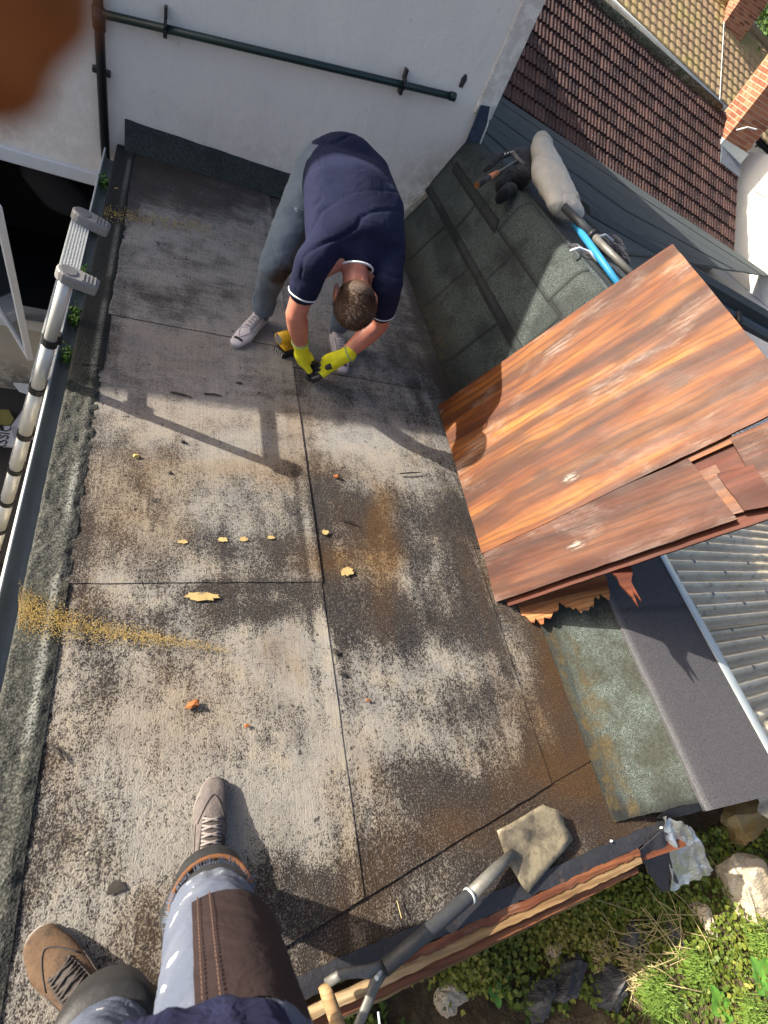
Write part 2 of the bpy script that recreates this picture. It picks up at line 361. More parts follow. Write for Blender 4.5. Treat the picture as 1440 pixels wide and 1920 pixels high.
def gsum(L, x, y):
    out = np.zeros_like(x)
    for u, v, ru, rv, a in L:
        c = at(u, v); e1 = at(u+ru, v)-c; e2 = at(u, v+rv)-c
        Q = np.linalg.inv(np.array([[e1[0], e2[0]], [e1[1], e2[1]]])); dx = x-c[0]; dy = y-c[1]
        q = (Q[0, 0]*dx+Q[0, 1]*dy)**2+(Q[1, 0]*dx+Q[1, 1]*dy)**2
        out = out+a*np.exp(-q*.8)
    return out
def felt_attr(x, y):
    nx = x+.10*(vnoise(x, y, 6, 3)-.5); ny = y+.14*(vnoise(x, y, 6, 9)-.5)
    d = gsum(DARK, nx, ny)-gsum(PALE, nx, ny); b = gsum(BROWN, nx, ny); s_ = gsum(SMOOTH, x, y)
    d += .75*sm(.16, .0, y-FL(x))*.8                    # wet dark front
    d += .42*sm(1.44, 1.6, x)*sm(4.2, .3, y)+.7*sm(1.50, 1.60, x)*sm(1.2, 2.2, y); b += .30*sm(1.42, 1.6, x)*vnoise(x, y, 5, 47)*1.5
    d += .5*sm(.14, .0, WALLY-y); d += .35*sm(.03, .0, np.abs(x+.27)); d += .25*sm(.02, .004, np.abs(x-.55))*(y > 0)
    nz = sm(.35, .7, vnoise(x, y, 3, 83)); d += nz*(.75*np.exp(-((x-.645)/.035)**2)+.6*np.exp(-((x-1.36)/.03)**2)+.5*np.exp(-((y-.84)/.03)**2)*(x < .6)+.5*np.exp(-((x+.235)/.03)**2))
    b += .35*sm(.5, -.1, y-FL(x))*vnoise(x, y, 4, 31)
    d -= .55*sm(.035, .01, np.abs(x-.575))*sm(1.5, 1.1, y)          # scraped pale line beside the lap
    return np.stack([np.clip(d, -.35, 1.15), np.clip(b, 0, 1), np.clip(s_, 0, 1)], -1)
roof = thing('flat_roof', 'weathered flat felt roof with torn stained sheets the worker stands on', 'roof', (.6, 1.9, -.02))
def felt_sheet(x0, x1, y0, y1, z, res=.02, name='felt_sheet', mat='felt', wav=.004, th=.006):
    nx = max(3, int((x1-x0)/res)+1); xm = (x0+x1)/2; ny = max(4, int(((y1(xm) if callable(y1) else y1)-(y0(xm) if callable(y0) else y0))/res)+1)
    xs = np.linspace(x0, x1, nx); t = np.linspace(0, 1, ny); X = np.repeat(xs[:, None], ny, 1)
    ya = (y0(xs) if callable(y0) else np.full(nx, y0)); yb = (y1(xs) if callable(y1) else np.full(nx, y1))
    ya = ya+.006*(vnoise(xs, xs*0+x0, 14, 5)-.5); Y = ya[:, None]*(1-t)+yb[:, None]*t
    Z = z+wav*(vnoise(X, Y, 2.2, 21)-.5)+.5*wav*(vnoise(X, Y, 9, 25)-.5)
    e = np.minimum(X-x0, x1-X); Z = Z+.0025*sm(.02, .0, e)*vnoise(Y, Y*0, 5, 77)     # lap edges lift a little
    mb = MB().sheet(np.stack([X, Y, Z], -1), th); o = mb.build(name, M[mat], roof, True, False)
    nb = len(mb.v)-nx*ny; A = felt_attr(X, Y).reshape(-1, 3); A = np.concatenate([A, np.tile([1.1, .1, 0], (nb, 1))])
    setattr_pt(o.data, 'st', A); o.data.shade_flat() if False else None
    return o
felt_sheet(-.285, .602, FL, .868, .006)
felt_sheet(-.283, .606, .862, 2.30, .010)
felt_sheet(-.284, .603, 2.292, WALLY-.01, .014)
felt_sheet(.588, 1.402, FL, 2.16, .003)
felt_sheet(.592, 1.399, 2.15, WALLY-.01, .007)
felt_sheet(1.388, 1.69, FL, 1.05, .000)
felt_sheet(1.386, 1.69, 1.04, WALLY-.01, .0035)
felt_sheet(-.39, 1.95, lambda x: FE(x)+.055, lambda x: FL(x)+.05, -.004, .02, 'front_felt_strip')
MB().box((-.382, -.30, -.16), (1.98, WALLY-.003, -.025)).build('deck', M['redwood'], roof)
# left verge: coarse mineral strip with a raised folded lip
def verge(y0, y1, rough, z0):
    nx = 20; ny = int((y1-y0)/.012); xs = np.linspace(-.402, -.268, nx); ys = np.linspace(y0, y1, ny)
    X, Y = np.meshgrid(xs, ys, indexing='ij'); X = X+.006*(vnoise(Y, Y*0, 6, 4)-.5)
    Z = z0+.011+.007*np.exp(-((X+.295)/.016)**2)+rough*(vnoise(X, Y, 26, 8)-.5)+rough*.7*(vnoise(X, Y, 70, 13, 2)-.5)-.05*sm(-.390, -.404, X)
    mb = MB().sheet(np.stack([X, Y, Z], -1), .012); o = mb.build('verge_strip', M['verge'], roof, True, False)
    d = .85*sm(1.7, 2.2, Y)+.5*sm(.012, .004, np.abs(X+.272))+.3*(vnoise(X, Y, 5, 61)-.5); b = .6*sm(.10, .03, np.abs(Y-.80))*vnoise(X, Y, 30, 6)  # far stretch darkened where the wall's shade falls, painted into the colour
    p = .28*sm(.016, .006, np.abs(X+.306))*sm(.35, .6, vnoise(Y, Y*0, 4, 2))
    A = np.stack([np.clip(d, 0, 1), np.clip(b, 0, 1), np.clip(p, 0, 1)], -1).reshape(-1, 3); A = np.concatenate([A, np.tile([.8, 0, 0], (len(mb.v)-len(A), 1))]); setattr_pt(o.data, 'st', A)
verge(-.42, .86, .011, .001); verge(.852, 1.93, .014, .0); verge(1.92, 4.07, .003, .002)
# front edge: bitumen band, rolled felt, split timbers stepping down
def batten(name, x0, x1, off, wd, z, h, mat, rag=.006, seed=0):
    # a long split timber, its edges splintered along the grain
    n = 160; xs = np.linspace(x0, x1, n); r = np.random.default_rng(seed)
    o1 = FE(xs)+off+rag*(vnoise(xs, xs*0, 30, seed, 4)-.5)*2; o0 = o1-wd+rag*(vnoise(xs, xs*0+3, 40, seed+5, 4)-.5)*2
    zz = z+rag*.6*(vnoise(xs, xs*0, 11, seed+2)-.5)
    P = np.stack([np.stack([xs, o0, zz], -1), np.stack([xs, (o0+o1)/2, zz+.002], -1), np.stack([xs, o1, zz], -1)], 1)
    return MB().sheet(P, h).build(name, M[mat], roof, False)
batten('bitumen_band', -.39, 1.93, .060, .05, .003, .02, 'bitumen', .005, 1)
batten('rolled_felt', .62, 1.70, .010, .022, .004, .03, 'redwood', .005, 2)
batten('edge_timber', -.38, 1.70, -.010, .026, -.002, .10, 'oldwood', .0025, 3)
batten('fascia_board', -.38, 1.69, -.036, .026, -.028, .14, 'redwood', .0015, 4)
batten('fascia_strip', .30, 1.45, -.063, .012, -.055, .05, 'oldwood', .002, 6)
# nail under the edge
MB().tube([(.62, -.43, -.06), (.62, -.475, -.062)], .003, 6).tube([(.62, -.475, -.062), (.62, -.478, -.062)], .009, 8).build('nail', M['pvc'], roof)
# gutter along the left eave
gy = np.linspace(-.6, 4.05, 30); gx = [(-.463, -.022), (-.457, -.020), (-.455, -.04), (-.450, -.075), (-.436, -.09), (-.415, -.09), (-.400, -.07), (-.398, -.03)]
P = np.array([[(x, y, z) for x, z in gx] for y in gy]); MB().sheet(P, .006).build('gutter', M['gutter'], roof, True)
MB().tube([(-.459, -.6, -.018), (-.459, 4.05, -.018)], .0055, 6).build('gutter_lip', M['gutterlip'], roof)
MB().box((-.396, -.33, -.2), (-.384, 4.08, -.03)).build('fascia_eave', M['pvc'], roof)
settle(roof)

# ------------------------------------------------------------------ right-hand upstand and kerb
kerb = thing('felt_upstand', 'green mineral felt upstand and low kerb along the right side of the roof', 'upstand', (1.9, 2.0, 0))
RIDGE = lambda y: .87-.0683*(np.asarray(y)-3)
LOWN = np.array([.0888, .0683, 1.0]); LOWP = np.array([2.05, 3, .87])
lowz = lambda x, y: .87-.0888*(np.asarray(x)-2.05)-.0683*(np.asarray(y)-3)
fr = [(1.63, .000), (1.70, .012), (1.80, .055), (1.90, .105), (1.98, .150), (2.02, .152)]
bk = [(1.60, .000), (1.655, .05), (1.74, .36), (1.83, .66), (1.925, .99), (2.07, 1.0)]
def spl(P, t):
    P = np.array(P); d = np.r_[0, np.cumsum(np.linalg.norm(np.diff(P, axis=0), axis=1))]; d /= d[-1]
    # rounded by averaging the polyline
    f = lambda q: np.stack([np.interp(np.clip(q, 0, 1), d, P[:, i]) for i in range(2)], -1)
    return (f(t-.05)+f(t-.025)+2*f(t)+f(t+.025)+f(t+.05))/6
def upst(t, y):
    b = sm(.75, 1.75, y)[..., None]; A = spl(fr, t); B = spl(bk, t); B = B.copy(); B[..., 1] = B[..., 1]*(RIDGE(y)-.005)
    # wrinkles and lumps of old felt
    Q = A*(1-b)+B*b; lump = .022*(vnoise(y, t*1.6, 2.6, 41)-.5)*sm(0, .2, t)*b[..., 0]
    return np.stack([Q[..., 0]-lump, y+0*t, Q[..., 1]+.5*lump], -1)
def patch(t0, t1, y0, y1, lift, mat='green', name='felt_patch', res=.03, dark=0, skew=0, edges=1):
    nt_ = max(4, int((t1-t0)*1.1/res)); ny = max(4, int((y1-y0)/res)); T, Yl = np.meshgrid(np.linspace(t0, t1, nt_), np.linspace(y0, y1, ny), indexing='ij')
    Y = Yl+skew*(T-t0)/(t1-t0)+.012*(vnoise(T*3, Yl, 4, 3)-.5)
    P = upst(T, Y); P2 = upst(T+.01, Y); d = P2-P; nrm = np.stack([-d[..., 2], 0*d[..., 0], d[..., 0]], -1); nrm /= np.linalg.norm(nrm, axis=-1, keepdims=True)+1e-9
    P = P+nrm*lift
    mb = MB().sheet(P, .005); o = mb.build(name, M[mat], kerb, True, False)
    s1 = (T-t0)*1.1; s2 = (t1-T)*1.1; e = np.minimum(np.minimum(s1, s2), np.minimum(Yl-y0, y1-Yl))
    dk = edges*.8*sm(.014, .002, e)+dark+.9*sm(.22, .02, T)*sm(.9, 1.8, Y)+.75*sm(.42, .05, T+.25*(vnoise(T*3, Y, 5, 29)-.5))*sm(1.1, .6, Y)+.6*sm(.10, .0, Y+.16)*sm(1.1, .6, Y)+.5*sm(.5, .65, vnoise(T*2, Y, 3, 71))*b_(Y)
    br = .55*sm(.25, .06, T)*vnoise(T*4, Y, 3, 7)+.8*sm(.5, .2, T)*sm(.95, .3, Y)*sm(.3, .6, vnoise(T*3, Y, 4, 17)); pl = .5*sm(.02, .0, s2)*sm(.9, .5, Y)
    A = np.stack([np.clip(dk, 0, 1), np.clip(br, 0, 1), np.clip(pl, 0, 1)], -1).reshape(-1, 3); A = np.concatenate([A, np.tile([1, 0, 0], (len(mb.v)-len(A), 1))]); setattr_pt(o.data, 'st', A)
    return o
b_ = lambda y: sm(.75, 1.75, y)
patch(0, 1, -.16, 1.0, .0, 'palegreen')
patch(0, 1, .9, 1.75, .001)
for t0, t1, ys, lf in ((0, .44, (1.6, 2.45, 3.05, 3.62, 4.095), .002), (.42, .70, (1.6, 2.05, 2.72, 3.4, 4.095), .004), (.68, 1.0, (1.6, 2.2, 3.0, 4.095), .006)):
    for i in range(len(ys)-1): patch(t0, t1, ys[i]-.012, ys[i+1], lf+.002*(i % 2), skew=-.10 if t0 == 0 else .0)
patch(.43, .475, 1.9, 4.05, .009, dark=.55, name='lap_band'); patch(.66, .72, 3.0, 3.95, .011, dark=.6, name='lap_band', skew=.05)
# dark grey cap sheet on the low kerb with its metal flashing, and the folded end
kx = [(1.955, .150), (1.99, .158), (2.05, .160), (2.25, .162), (2.47, .160)]
ys = np.linspace(-.19, 1.9, 70); P = np.array([[(x+.006*(vnoise(y, 0, 5, 9)-.5), y-.03*(x-1.95)*(y < 0), z+.003*vnoise(x, y, 5, 3)+.5*max(0, y-1.0)*min(1, (x-1.9))) for x, z in kx] for y in ys])
mb = MB().sheet(P, .012); o = mb.build('cap_sheet', M['capsheet'], kerb, True)
Yc = P[..., 1]; Xc = P[..., 0]; A = np.stack([.75*sm(.012, .004, np.abs(Yc-.62)), 0*Yc, .45*sm(1.985, 1.96, Xc)], -1).reshape(-1, 3); A = np.concatenate([A, np.zeros((len(mb.v)-len(A), 3))]); setattr_pt(o.data, 'st', A)
P = np.array([[(x, -.165-.035*t+.01*vnoise(x, t, 9, 3), z-.11*t) for t in np.linspace(0, 1, 6)] for x, z in [(1.86, .075), (1.92, .115), (1.98, .155), (2.1, .158), (2.3, .16), (2.47, .158)]])
mb = MB().sheet(P, .008); o = mb.build('cap_end_fold', M['capsheet'], kerb, True); setattr_pt(o.data, 'st', np.tile([0, 0, .15], (len(mb.v), 1)))
ys = np.linspace(-.16, 2.2, 60); P = np.array([[(2.465+.0*y, y, .168), (2.475, y, .170), (2.53+.012*vnoise(y, 0, 5, 8), y, .158+.5*max(0, y-1.0)*.57), (2.575+.02*vnoise(y, 0, 7, 2), y, .12)] for y in ys]); MB().sheet(P, .004).build('edge_flashing', M['palelead'], kerb, True)
MB().box((1.99, -.15, -.6), (2.46, 1.0, .13)).build('kerb_body', M['cream'], kerb)
settle(kerb)
for o in kerb.children:
    if 'st' not in o.data.attributes: setattr_pt(o.data, 'st', np.zeros((len(o.data.vertices), 3)))
mb = MB().box((-.38, -.22, -2.4), (1.99, WALLY-.002, -.165)).box((1.995, -.14, -2.4), (2.5, 2.6, -.6)); o = mb.build('wall', M['cream'], roof); setattr_pt(o.data, 'st', np.zeros((len(o.data.vertices), 3)))
settle(roof)

# ------------------------------------------------------------------ ground
g = MB().box((-300, -300, -2.6), (300, 300, -2.4)).build('ground', M['yard']); tag(g, kind='structure')

# ------------------------------------------------------------------ white house behind
XR = 2.022; TOP = 2.78
house = thing('white_house', 'white rendered house wall behind the bending worker, carrying a dark pipe', 'house', (0, 4.2, -2.4))
def wallgrid(name, x0, x1, z0, z1, y, mat, st, res=.06):
    nx = max(2, int((x1-x0)/res)); nz = max(2, int((z1-z0)/res)); X, Z = np.meshgrid(np.linspace(x0, x1, nx), np.linspace(z0, z1, nz), indexing='ij')
    P = np.stack([X, y+.004*(vnoise(X, Z, 1.5, 51)-.5), Z], -1); mb = MB().grid(P)
    Q = [(x0, y, z0), (x1, y, z0), (x1, y, z1), (x0, y, z1)]
    o = mb.build(name, M[mat], house, True, False); setattr_pt(o.data, 'st', st(X, Z).reshape(-1, 3))
    return o
def wst(X, Z):
    low = sm(.45, .12, Z-.25*sm(1.2, 1.8, X)); cor = sm(1.5, 1.85, X)*sm(.9, .1, Z)
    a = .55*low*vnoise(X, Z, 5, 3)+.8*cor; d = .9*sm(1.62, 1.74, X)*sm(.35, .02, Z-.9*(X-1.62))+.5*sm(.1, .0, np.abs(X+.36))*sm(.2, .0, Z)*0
    return np.stack([np.clip(a, 0, 1), np.clip(d, 0, 1), 0*X], -1)
WX0, WX1, WZ0, WZ1 = -1.75, -.52, -1.50, -.245
wallgrid('wall', -.52, XR, -2.4, TOP, WALLY, 'white', wst)
wallgrid('wall', -6, -.52, WZ1, TOP, WALLY, 'white', wst, .1)
wallgrid('wall', -6, -.52, -2.4, WZ0, WALLY, 'cream', lambda X, Z: np.stack([.8*sm(-1.6, -2.3, Z), .6*sm(-1.95, -2.3, Z), 0*X], -1), .08)
wallgrid('wall', -6, WX0, WZ0, WZ1, WALLY, 'white', wst, .1)
mb = MB().box((-6, WALLY+1.45, -2.4), (XR, 16, TOP)); o = mb.build('wall_body', M['white'], house); setattr_pt(o.data, 'st', np.zeros((len(mb.v), 3)))
P = np.array([[(XR, y, z) for z in np.linspace(-2.4, TOP, 8)] for y in np.linspace(WALLY, WALLY+1.46, 3)]); o = MB().grid(P).build('side_wall', M['white'], house, False, False); setattr_pt(o.data, 'st', np.zeros((24, 3)))
mb = MB(); mb.add([(-6.2, 3.98, TOP), (XR+.06, 3.98, TOP), (XR+.06, 16, TOP), (-6.2, 16, TOP), (-4, 10, TOP+1.0), (-1, 10, TOP+1.0)], [(0, 1, 5, 4), (1, 2, 5), (2, 3, 4, 5), (3, 0, 4), (0, 3, 2, 1)]); mb.build('roof', M['lowfelt'], house); setattr_pt(house.children[-1].data, 'st', np.zeros((6, 3)))
# rendered corner band and scars
p = [aty(973, 0, WALLY), aty(895, 187, WALLY)]
o = MB().box((1.885, WALLY-.012, .93), (XR+.006, WALLY+.1, TOP-.01)).build('corner_band', M['white'], house, bevel=.006); setattr_pt(o.data, 'st', np.tile([.35, .1, 0], (len(o.data.vertices), 1)))
c = aty(868, 152, WALLY); mb = MB()
ring = [(c[0]+.022*math.cos(a)*random.uniform(.7, 1.2), WALLY-.004, c[2]+.042*math.sin(a)*random.uniform(.8, 1.2)) for a in np.linspace(0, 2*math.pi, 14)[:-1]]
mb.prism(ring, (0, -.002, 0)); mb.build('render_hole', M['yard'], house)
# cracked plaster lip where the felt meets the wall
mb = MB(); q = [aty(x, y, WALLY) for x, y in ((738, 408), (762, 430), (768, 408), (800, 372), (840, 330), (868, 300), (858, 292), (812, 345), (775, 378))]
mb.prism([(a[0], WALLY-.003, a[2]) for a in q], (0, -.018, 0)); o = mb.build('broken_render', M['cream'], house); setattr_pt(o.data, 'st', np.tile([.7, .35, 0], (len(o.data.vertices), 1)))
# felt flashing at the foot of the wall
n = 60; xs = np.linspace(-.345, 1.66, n); P = np.array([[(x, 4.005+.01*vnoise(x, 0, 6, 2), .018), (x, 4.03, .05), (x, 4.075, .125), (x, 4.088, .155+.008*vnoise(x, 0, 9, 5)), (x, 4.094, .160+.008*vnoise(x, 0, 9, 5))] for x in xs])
mb = MB().sheet(P, .006); o = mb.build('base_flashing', M['green'], house, True); setattr_pt(o.data, 'st', np.tile([.35, 0, 0], (len(mb.v), 1)))
# lead dressing at the corner
q = [aty(901, 196, WALLY-.03), aty(921, 200, WALLY-.03), aty(914, 232, WALLY-.05), aty(888, 300, WALLY-.06), aty(866, 305, WALLY-.05), aty(872, 268, WALLY-.03)]
MB().prism(q, (0, -.008, 0)).build('lead_flashing', M['leadblue'], house, bevel=.003)
MB().tube([aty(920, 200, WALLY-.045), aty(914, 234, WALLY-.065), aty(888, 302, WALLY-.075)], .006, 6).build('flashing_edge', M['palelead'], house)
# waste pipe with clips, black downpipe
a = aty(192, 26, WALLY-.06); b = aty(852, 182, WALLY-.06)
mb = MB().tube([a, b], .021, 14).tube([b+np.array([-.035, 0, -.003]), b+np.array([.006, 0, 0])], .026, 14); mb.build('waste_pipe', M['pipe'], house, True)
for u, v in ((310, 47), (757, 158)):
    c = aty(u, v, WALLY-.06); MB().tube([c+np.array([-.008, 0, 0]), c+np.array([.008, 0, 0])], .034, 12).box((c[0]-.01, c[1]-.004, c[2]-.06), (c[0]+.01, WALLY-.001, c[2]-.03)).box((c[0]-.008, c[1]+.01, c[2]+.02), (c[0]+.008, WALLY-.001, c[2]+.075)).build('pipe_clip', M['blackpipe'], house)
MB().tube([(-.462, WALLY-.045, -.10), (-.462, WALLY-.045, .70), (-.462, WALLY-.045, 2.6)], .027, 12).tube([(-.462, WALLY-.045, .58), (-.462, WALLY-.045, .68)], .034, 12).build('downpipe', M['blackpipe'], house, True)
for z in (.38, 1.4): MB().box((-.51, WALLY-.05, z-.012), (-.415, WALLY-.001, z+.012)).build('pipe_clip', M['blackpipe'], house)
# window: head, sill, open casement, dark room with shapes inside
wd = MB().box((WX0-.03, WALLY-.035, WZ1-.055), (WX1+.02, WALLY+.09, WZ1+.03)).build('window_head', M['pvc'], house, bevel=.006)
MB().box((WX0-.06, WALLY-.09, WZ0-.10), (WX1+.04, WALLY+.1, WZ0)).build('window_sill', M['pvc'], house, bevel=.01)
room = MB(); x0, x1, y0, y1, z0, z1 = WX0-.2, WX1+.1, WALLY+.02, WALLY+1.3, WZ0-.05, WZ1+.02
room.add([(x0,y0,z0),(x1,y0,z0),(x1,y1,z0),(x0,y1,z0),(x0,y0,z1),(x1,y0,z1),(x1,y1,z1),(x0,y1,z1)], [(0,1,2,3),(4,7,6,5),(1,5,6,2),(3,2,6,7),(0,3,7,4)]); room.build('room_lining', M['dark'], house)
cas = MB(); cx0 = aty(2, 283, 4.1); hinge = np.array([-1.10, 4.08, 0]); ang = math.radians(118); dx_, dy_ = -math.cos(ang)*.0, 0
def casement(hx, z0, z1, wdt, ang):
    d = np.array([math.cos(ang), math.sin(ang), 0]); h0 = np.array([hx, WALLY-.03, 0]); t = .045
    mb = MB(); Mx = Matrix(((d[0], -d[1], 0, h0[0]), (d[1], d[0], 0, h0[1]), (0, 0, 1, 0), (0, 0, 0, 1)))
    for lo, hi in (((0, -.02, z0), (t, .02, z1)), ((wdt-t, -.02, z0), (wdt, .02, z1)), ((t, -.02, z0), (wdt-t, .02, z0+t)), ((t, -.02, z1-t), (wdt-t, .02, z1))): mb.box(lo, hi, Mx)
    f = mb.build('casement', M['pvc'], house); MB().box((t, -.005, z0+t), (wdt-t, .005, z1-t), Mx).build('pane', M['glass'], f)
casement(-1.28, WZ0+.02, WZ1-.06, .62, math.radians(-62))
settle(house)
# things dimly seen in the room
mb = MB(); cch = hull([((-.95, 4.65, -.62), (.16, .1, .14)), ((-.8, 4.6, -.75), (.2, .1, .1))]); mb.add(*cch); o = mb.build('clothes_heap', simple('dim_grey_cloth', (.05, .05, .055), .9), None, True); tag(o, 'grey garment hanging dimly inside the dark open window', 'clothes')

# ------------------------------------------------------------------ low dark roof beyond the upstand
E1 = EYE+ray(940, 180)*(8/F)
U = ray(2836, 1507); U /= np.linalg.norm(U); DU = RC.T @ np.array([.05, -1, 0]); DU /= np.linalg.norm(DU)
NT1 = np.cross(U, DU)
low = thing('low_felt_roof', 'smooth dark grey-green felt roof between the upstand and the brown tiles', 'roof', (4, 6, .3))
c0 = np.array([2.06, .9]); c1 = np.array([XR+.002, 10.2]); c2 = E1[:2]+U[:2]*7.2-np.array([0, .05]); nb1 = atp(1440, 596, LOWP, LOWN)[:2]; nb0 = atp(1250, 486, LOWP, LOWN)[:2]
c3 = nb0+(nb1-nb0)*1.6; 
def low_strip(s0, s1, lift, name='felt_strip'):
    n1, n2 = 50, 14; S, T = np.meshgrid(np.linspace(s0, s1, n2), np.linspace(0, 1, n1), indexing='ij'); 
    # s runs from the upstand to the tiles, t along the building
    A = np.array([2.06, 2.0]); B = np.array([2.06, 4.3]); C = nb1+(nb1-nb0)*.4; D = c2; L = np.array([XR, 9.6])
    near = lambda t: np.where(t[..., None] < .5, B*(1-2*t[..., None])+A*2*t[..., None], A*(2-2*t[..., None])+nb0*(2*t[..., None]-1))
    far = lambda t: (E1[:2]-U[:2]*1.5)*(1-t[..., None])+c2*t[..., None]
    Q = near(T)*(1-S[..., None])+far(T)*S[..., None]
    Z = lowz(Q[..., 0], Q[..., 1])+lift+.01*(vnoise(Q[..., 0], Q[..., 1], 2, 4)-.5)
    mb = MB().sheet(np.concatenate([Q, Z[..., None]], -1), .02); o = mb.build(name, M['lowfelt'], low, True)
    e = np.minimum(S-s0, s1-S)*5; A_ = np.stack([.8*sm(.10, .0, e), 0*S, .0*S], -1).reshape(-1, 3); A_ = np.concatenate([A_, np.zeros((len(mb.v)-len(A_), 3))]); setattr_pt(o.data, 'st', A_)
for i, (a, b) in enumerate(((-.02, .13), (.125, .27), (.265, .43), (.425, .6), (.595, .8), (.79, 1.02))): low_strip(a, b, .004*i*0+.006*(i % 2))
# raised dark edge of that roof with gutter line
pa = np.array([*nb0, lowz(*nb0)]); pb = np.array([*nb1, lowz(*nb1)]); d = (pb-pa)/np.linalg.norm(pb-pa); pa = pa-d*1.0; pb = pb+d*3
side = np.cross(d, [0, 0, 1]); side /= np.linalg.norm(side)
M['stz'] = simple('dark_edge_felt', (.04, .047, .05), .8, .3, 40)
mb = MB(); mb.prism([pa+side*.0+[0, 0, .05], pa+side*.10+[0, 0, .02], pa+side*.10+[0, 0, -.12], pa-side*.1+[0, 0, -.12], pa-side*.12+[0, 0, .03]], pb-pa); mb.build('edge_roll', M['stz'], low)
MB().tube([pa+side*.16+[0, 0, -.10], pb+side*.16+[0, 0, -.10]], .05, 8).build('gutter', M['blackpipe'], low)
for t in (.22, .36, .5): q = pa+(pb-pa)*t; MB().tube([q+side*.15+[0, 0, -.05], q+side*.24+[0, 0, -.09]], .03, 8).build('bracket', M['blackpipe'], low)
mb = MB(); mb.box((2.6, 1.6, -2.4), (6, 4, -.9)); o = mb.build('wall', M['stz'], low)
settle(low)
# pale blue-grey roof lower down
q = thing('grey_sheet_roof', 'plain blue-grey sheet roof showing beyond the top edge of the plywood', 'roof', (5, 3.5, -.6))
GZ = -.75
qa = at(1270, 505, GZ); qb = at(1470, 610, GZ); qc = at(1470, 830, GZ); qd = at(1270, 830, GZ)
def quadsheet(name, a, b, c, d_, mat, par, th=.05, n=16, amp=.01):
    S, T = np.meshgrid(np.linspace(0, 1, n), np.linspace(0, 1, n), indexing='ij'); a, b, c, d_ = map(np.array, (a, b, c, d_))
    P = (a*(1-S[..., None])+b*S[..., None])*(1-T[..., None])+(d_*(1-S[..., None])+c*S[..., None])*T[..., None]; P[..., 2] += amp*(vnoise(P[..., 0], P[..., 1], 3, 2)-.5)
    return MB().sheet(P, th).build(name, mat, par, True)
quadsheet('sheet', (2.75, 1.5, GZ), (12.5, 1.5, GZ), (14.5, 10.5, GZ), (2.75, 9.8, GZ), simple('blue_grey_sheet', (.21, .235, .29), .55, .12, 5, .1), q)
MB().box((2.8, 1.55, -2.4), (12.3, 7.5, GZ-.08)).build('wall', M['stz'], q)
settle(q)

# ------------------------------------------------------------------ corrugated plastic roof
cor = thing('corrugated_roof', 'weathered corrugated clear plastic lean-to roof below the metal flashing', 'roof', (3.3, .8, -.1))
k = NT('aged_corrugated_plastic', .28, .5); n1 = k.noise(3, 4, .6, k.co((.6, 2, 1))); n2 = k.noise(26, 5, .7, k.co((.4, 1, 1))); px_ = k.noise(1, 2, .5, k.co((.15, 13.1, 1)))
c = k.ramp(n1, [(.3, (.30, .235, .14)), (.55, (.44, .37, .25)), (.75, (.52, .47, .37))]); c = k.mix(k.step(n2, .5, .72), c, (.13, .105, .07))
k.set(c, .28, k.bump(n2, .15, .003)); xyz = k.sep(k.tc.outputs['Object']); phs = k.math('SUBTRACT', xyz[1], k.math('MULTIPLY', k.math('SUBTRACT', xyz[0], 2.5), .07)); cs = k.math('ADD', .5, k.math('MULTIPLY', k.math('COSINE', k.math('MULTIPLY', phs, 2*math.pi/.076)), .5)); k.put(k.b.inputs['Alpha'], k.math('ADD', k.math('ADD', .52, k.math('MULTIPLY', cs, .44)), k.math('MULTIPLY', n2, .3), clamp=True)); M['corr'] = k.m
def corr_z(x, y): return -.02-.14*(x-2.5)
def corr_sheet(y0, y1, dz):
    n = int((y1-y0)/.0095); ys = np.linspace(y0, y1, n); xs = np.linspace(2.50, 6.4, 24)
    X, Y = np.meshgrid(xs, ys, indexing='ij'); P = np.stack([X, Y+.07*(X-2.5), corr_z(X, Y)+dz+.015*np.cos(2*math.pi*Y/.076)+.004*(vnoise(X, Y, 2, 3)-.5)], -1)
    MB().sheet(P, .002).build('corrugated_sheet', M['corr'], cor, True)
corr_sheet(-.6, .62, .0); corr_sheet(.54, 1.70, .012); corr_sheet(1.62, 2.8, .022)
M['bolt'] = simple('grey_bolt_cap', (.16, .17, .19), .5)
bolt = MB().add(*hull([((0, 0, 0), (.013, .013, .007))], None, 6)).mesh('bolt'); bolt.materials.append(M['bolt'])
for r_, (x) in enumerate((2.86, 3.16, 3.5, 3.95, 4.5)):
    for j in range(-6, 32, 3):
        y = (j+(r_ % 2))*.076
        if y < 2.6: link('bolt', bolt, cor, Matrix.Translation((x, y+.07*(x-2.5), corr_z(x, y)+.014+(.012 if y > .58 else 0)+(.010 if y > 1.66 else 0))))
M['beam'] = simple('dim_timber', (.10, .075, .05), .8)
for y in (.2, 1.0, 1.8): MB().box((2.52, y, -.65), (6.3, y+.05, -.52)).build('rafter', M['beam'], cor)
for x in (3.0, 3.8, 4.6): MB().box((x, -.5, -.50), (x+.05, 2.7, -.42)).build('purlin', M['pvc'], cor)
settle(cor)

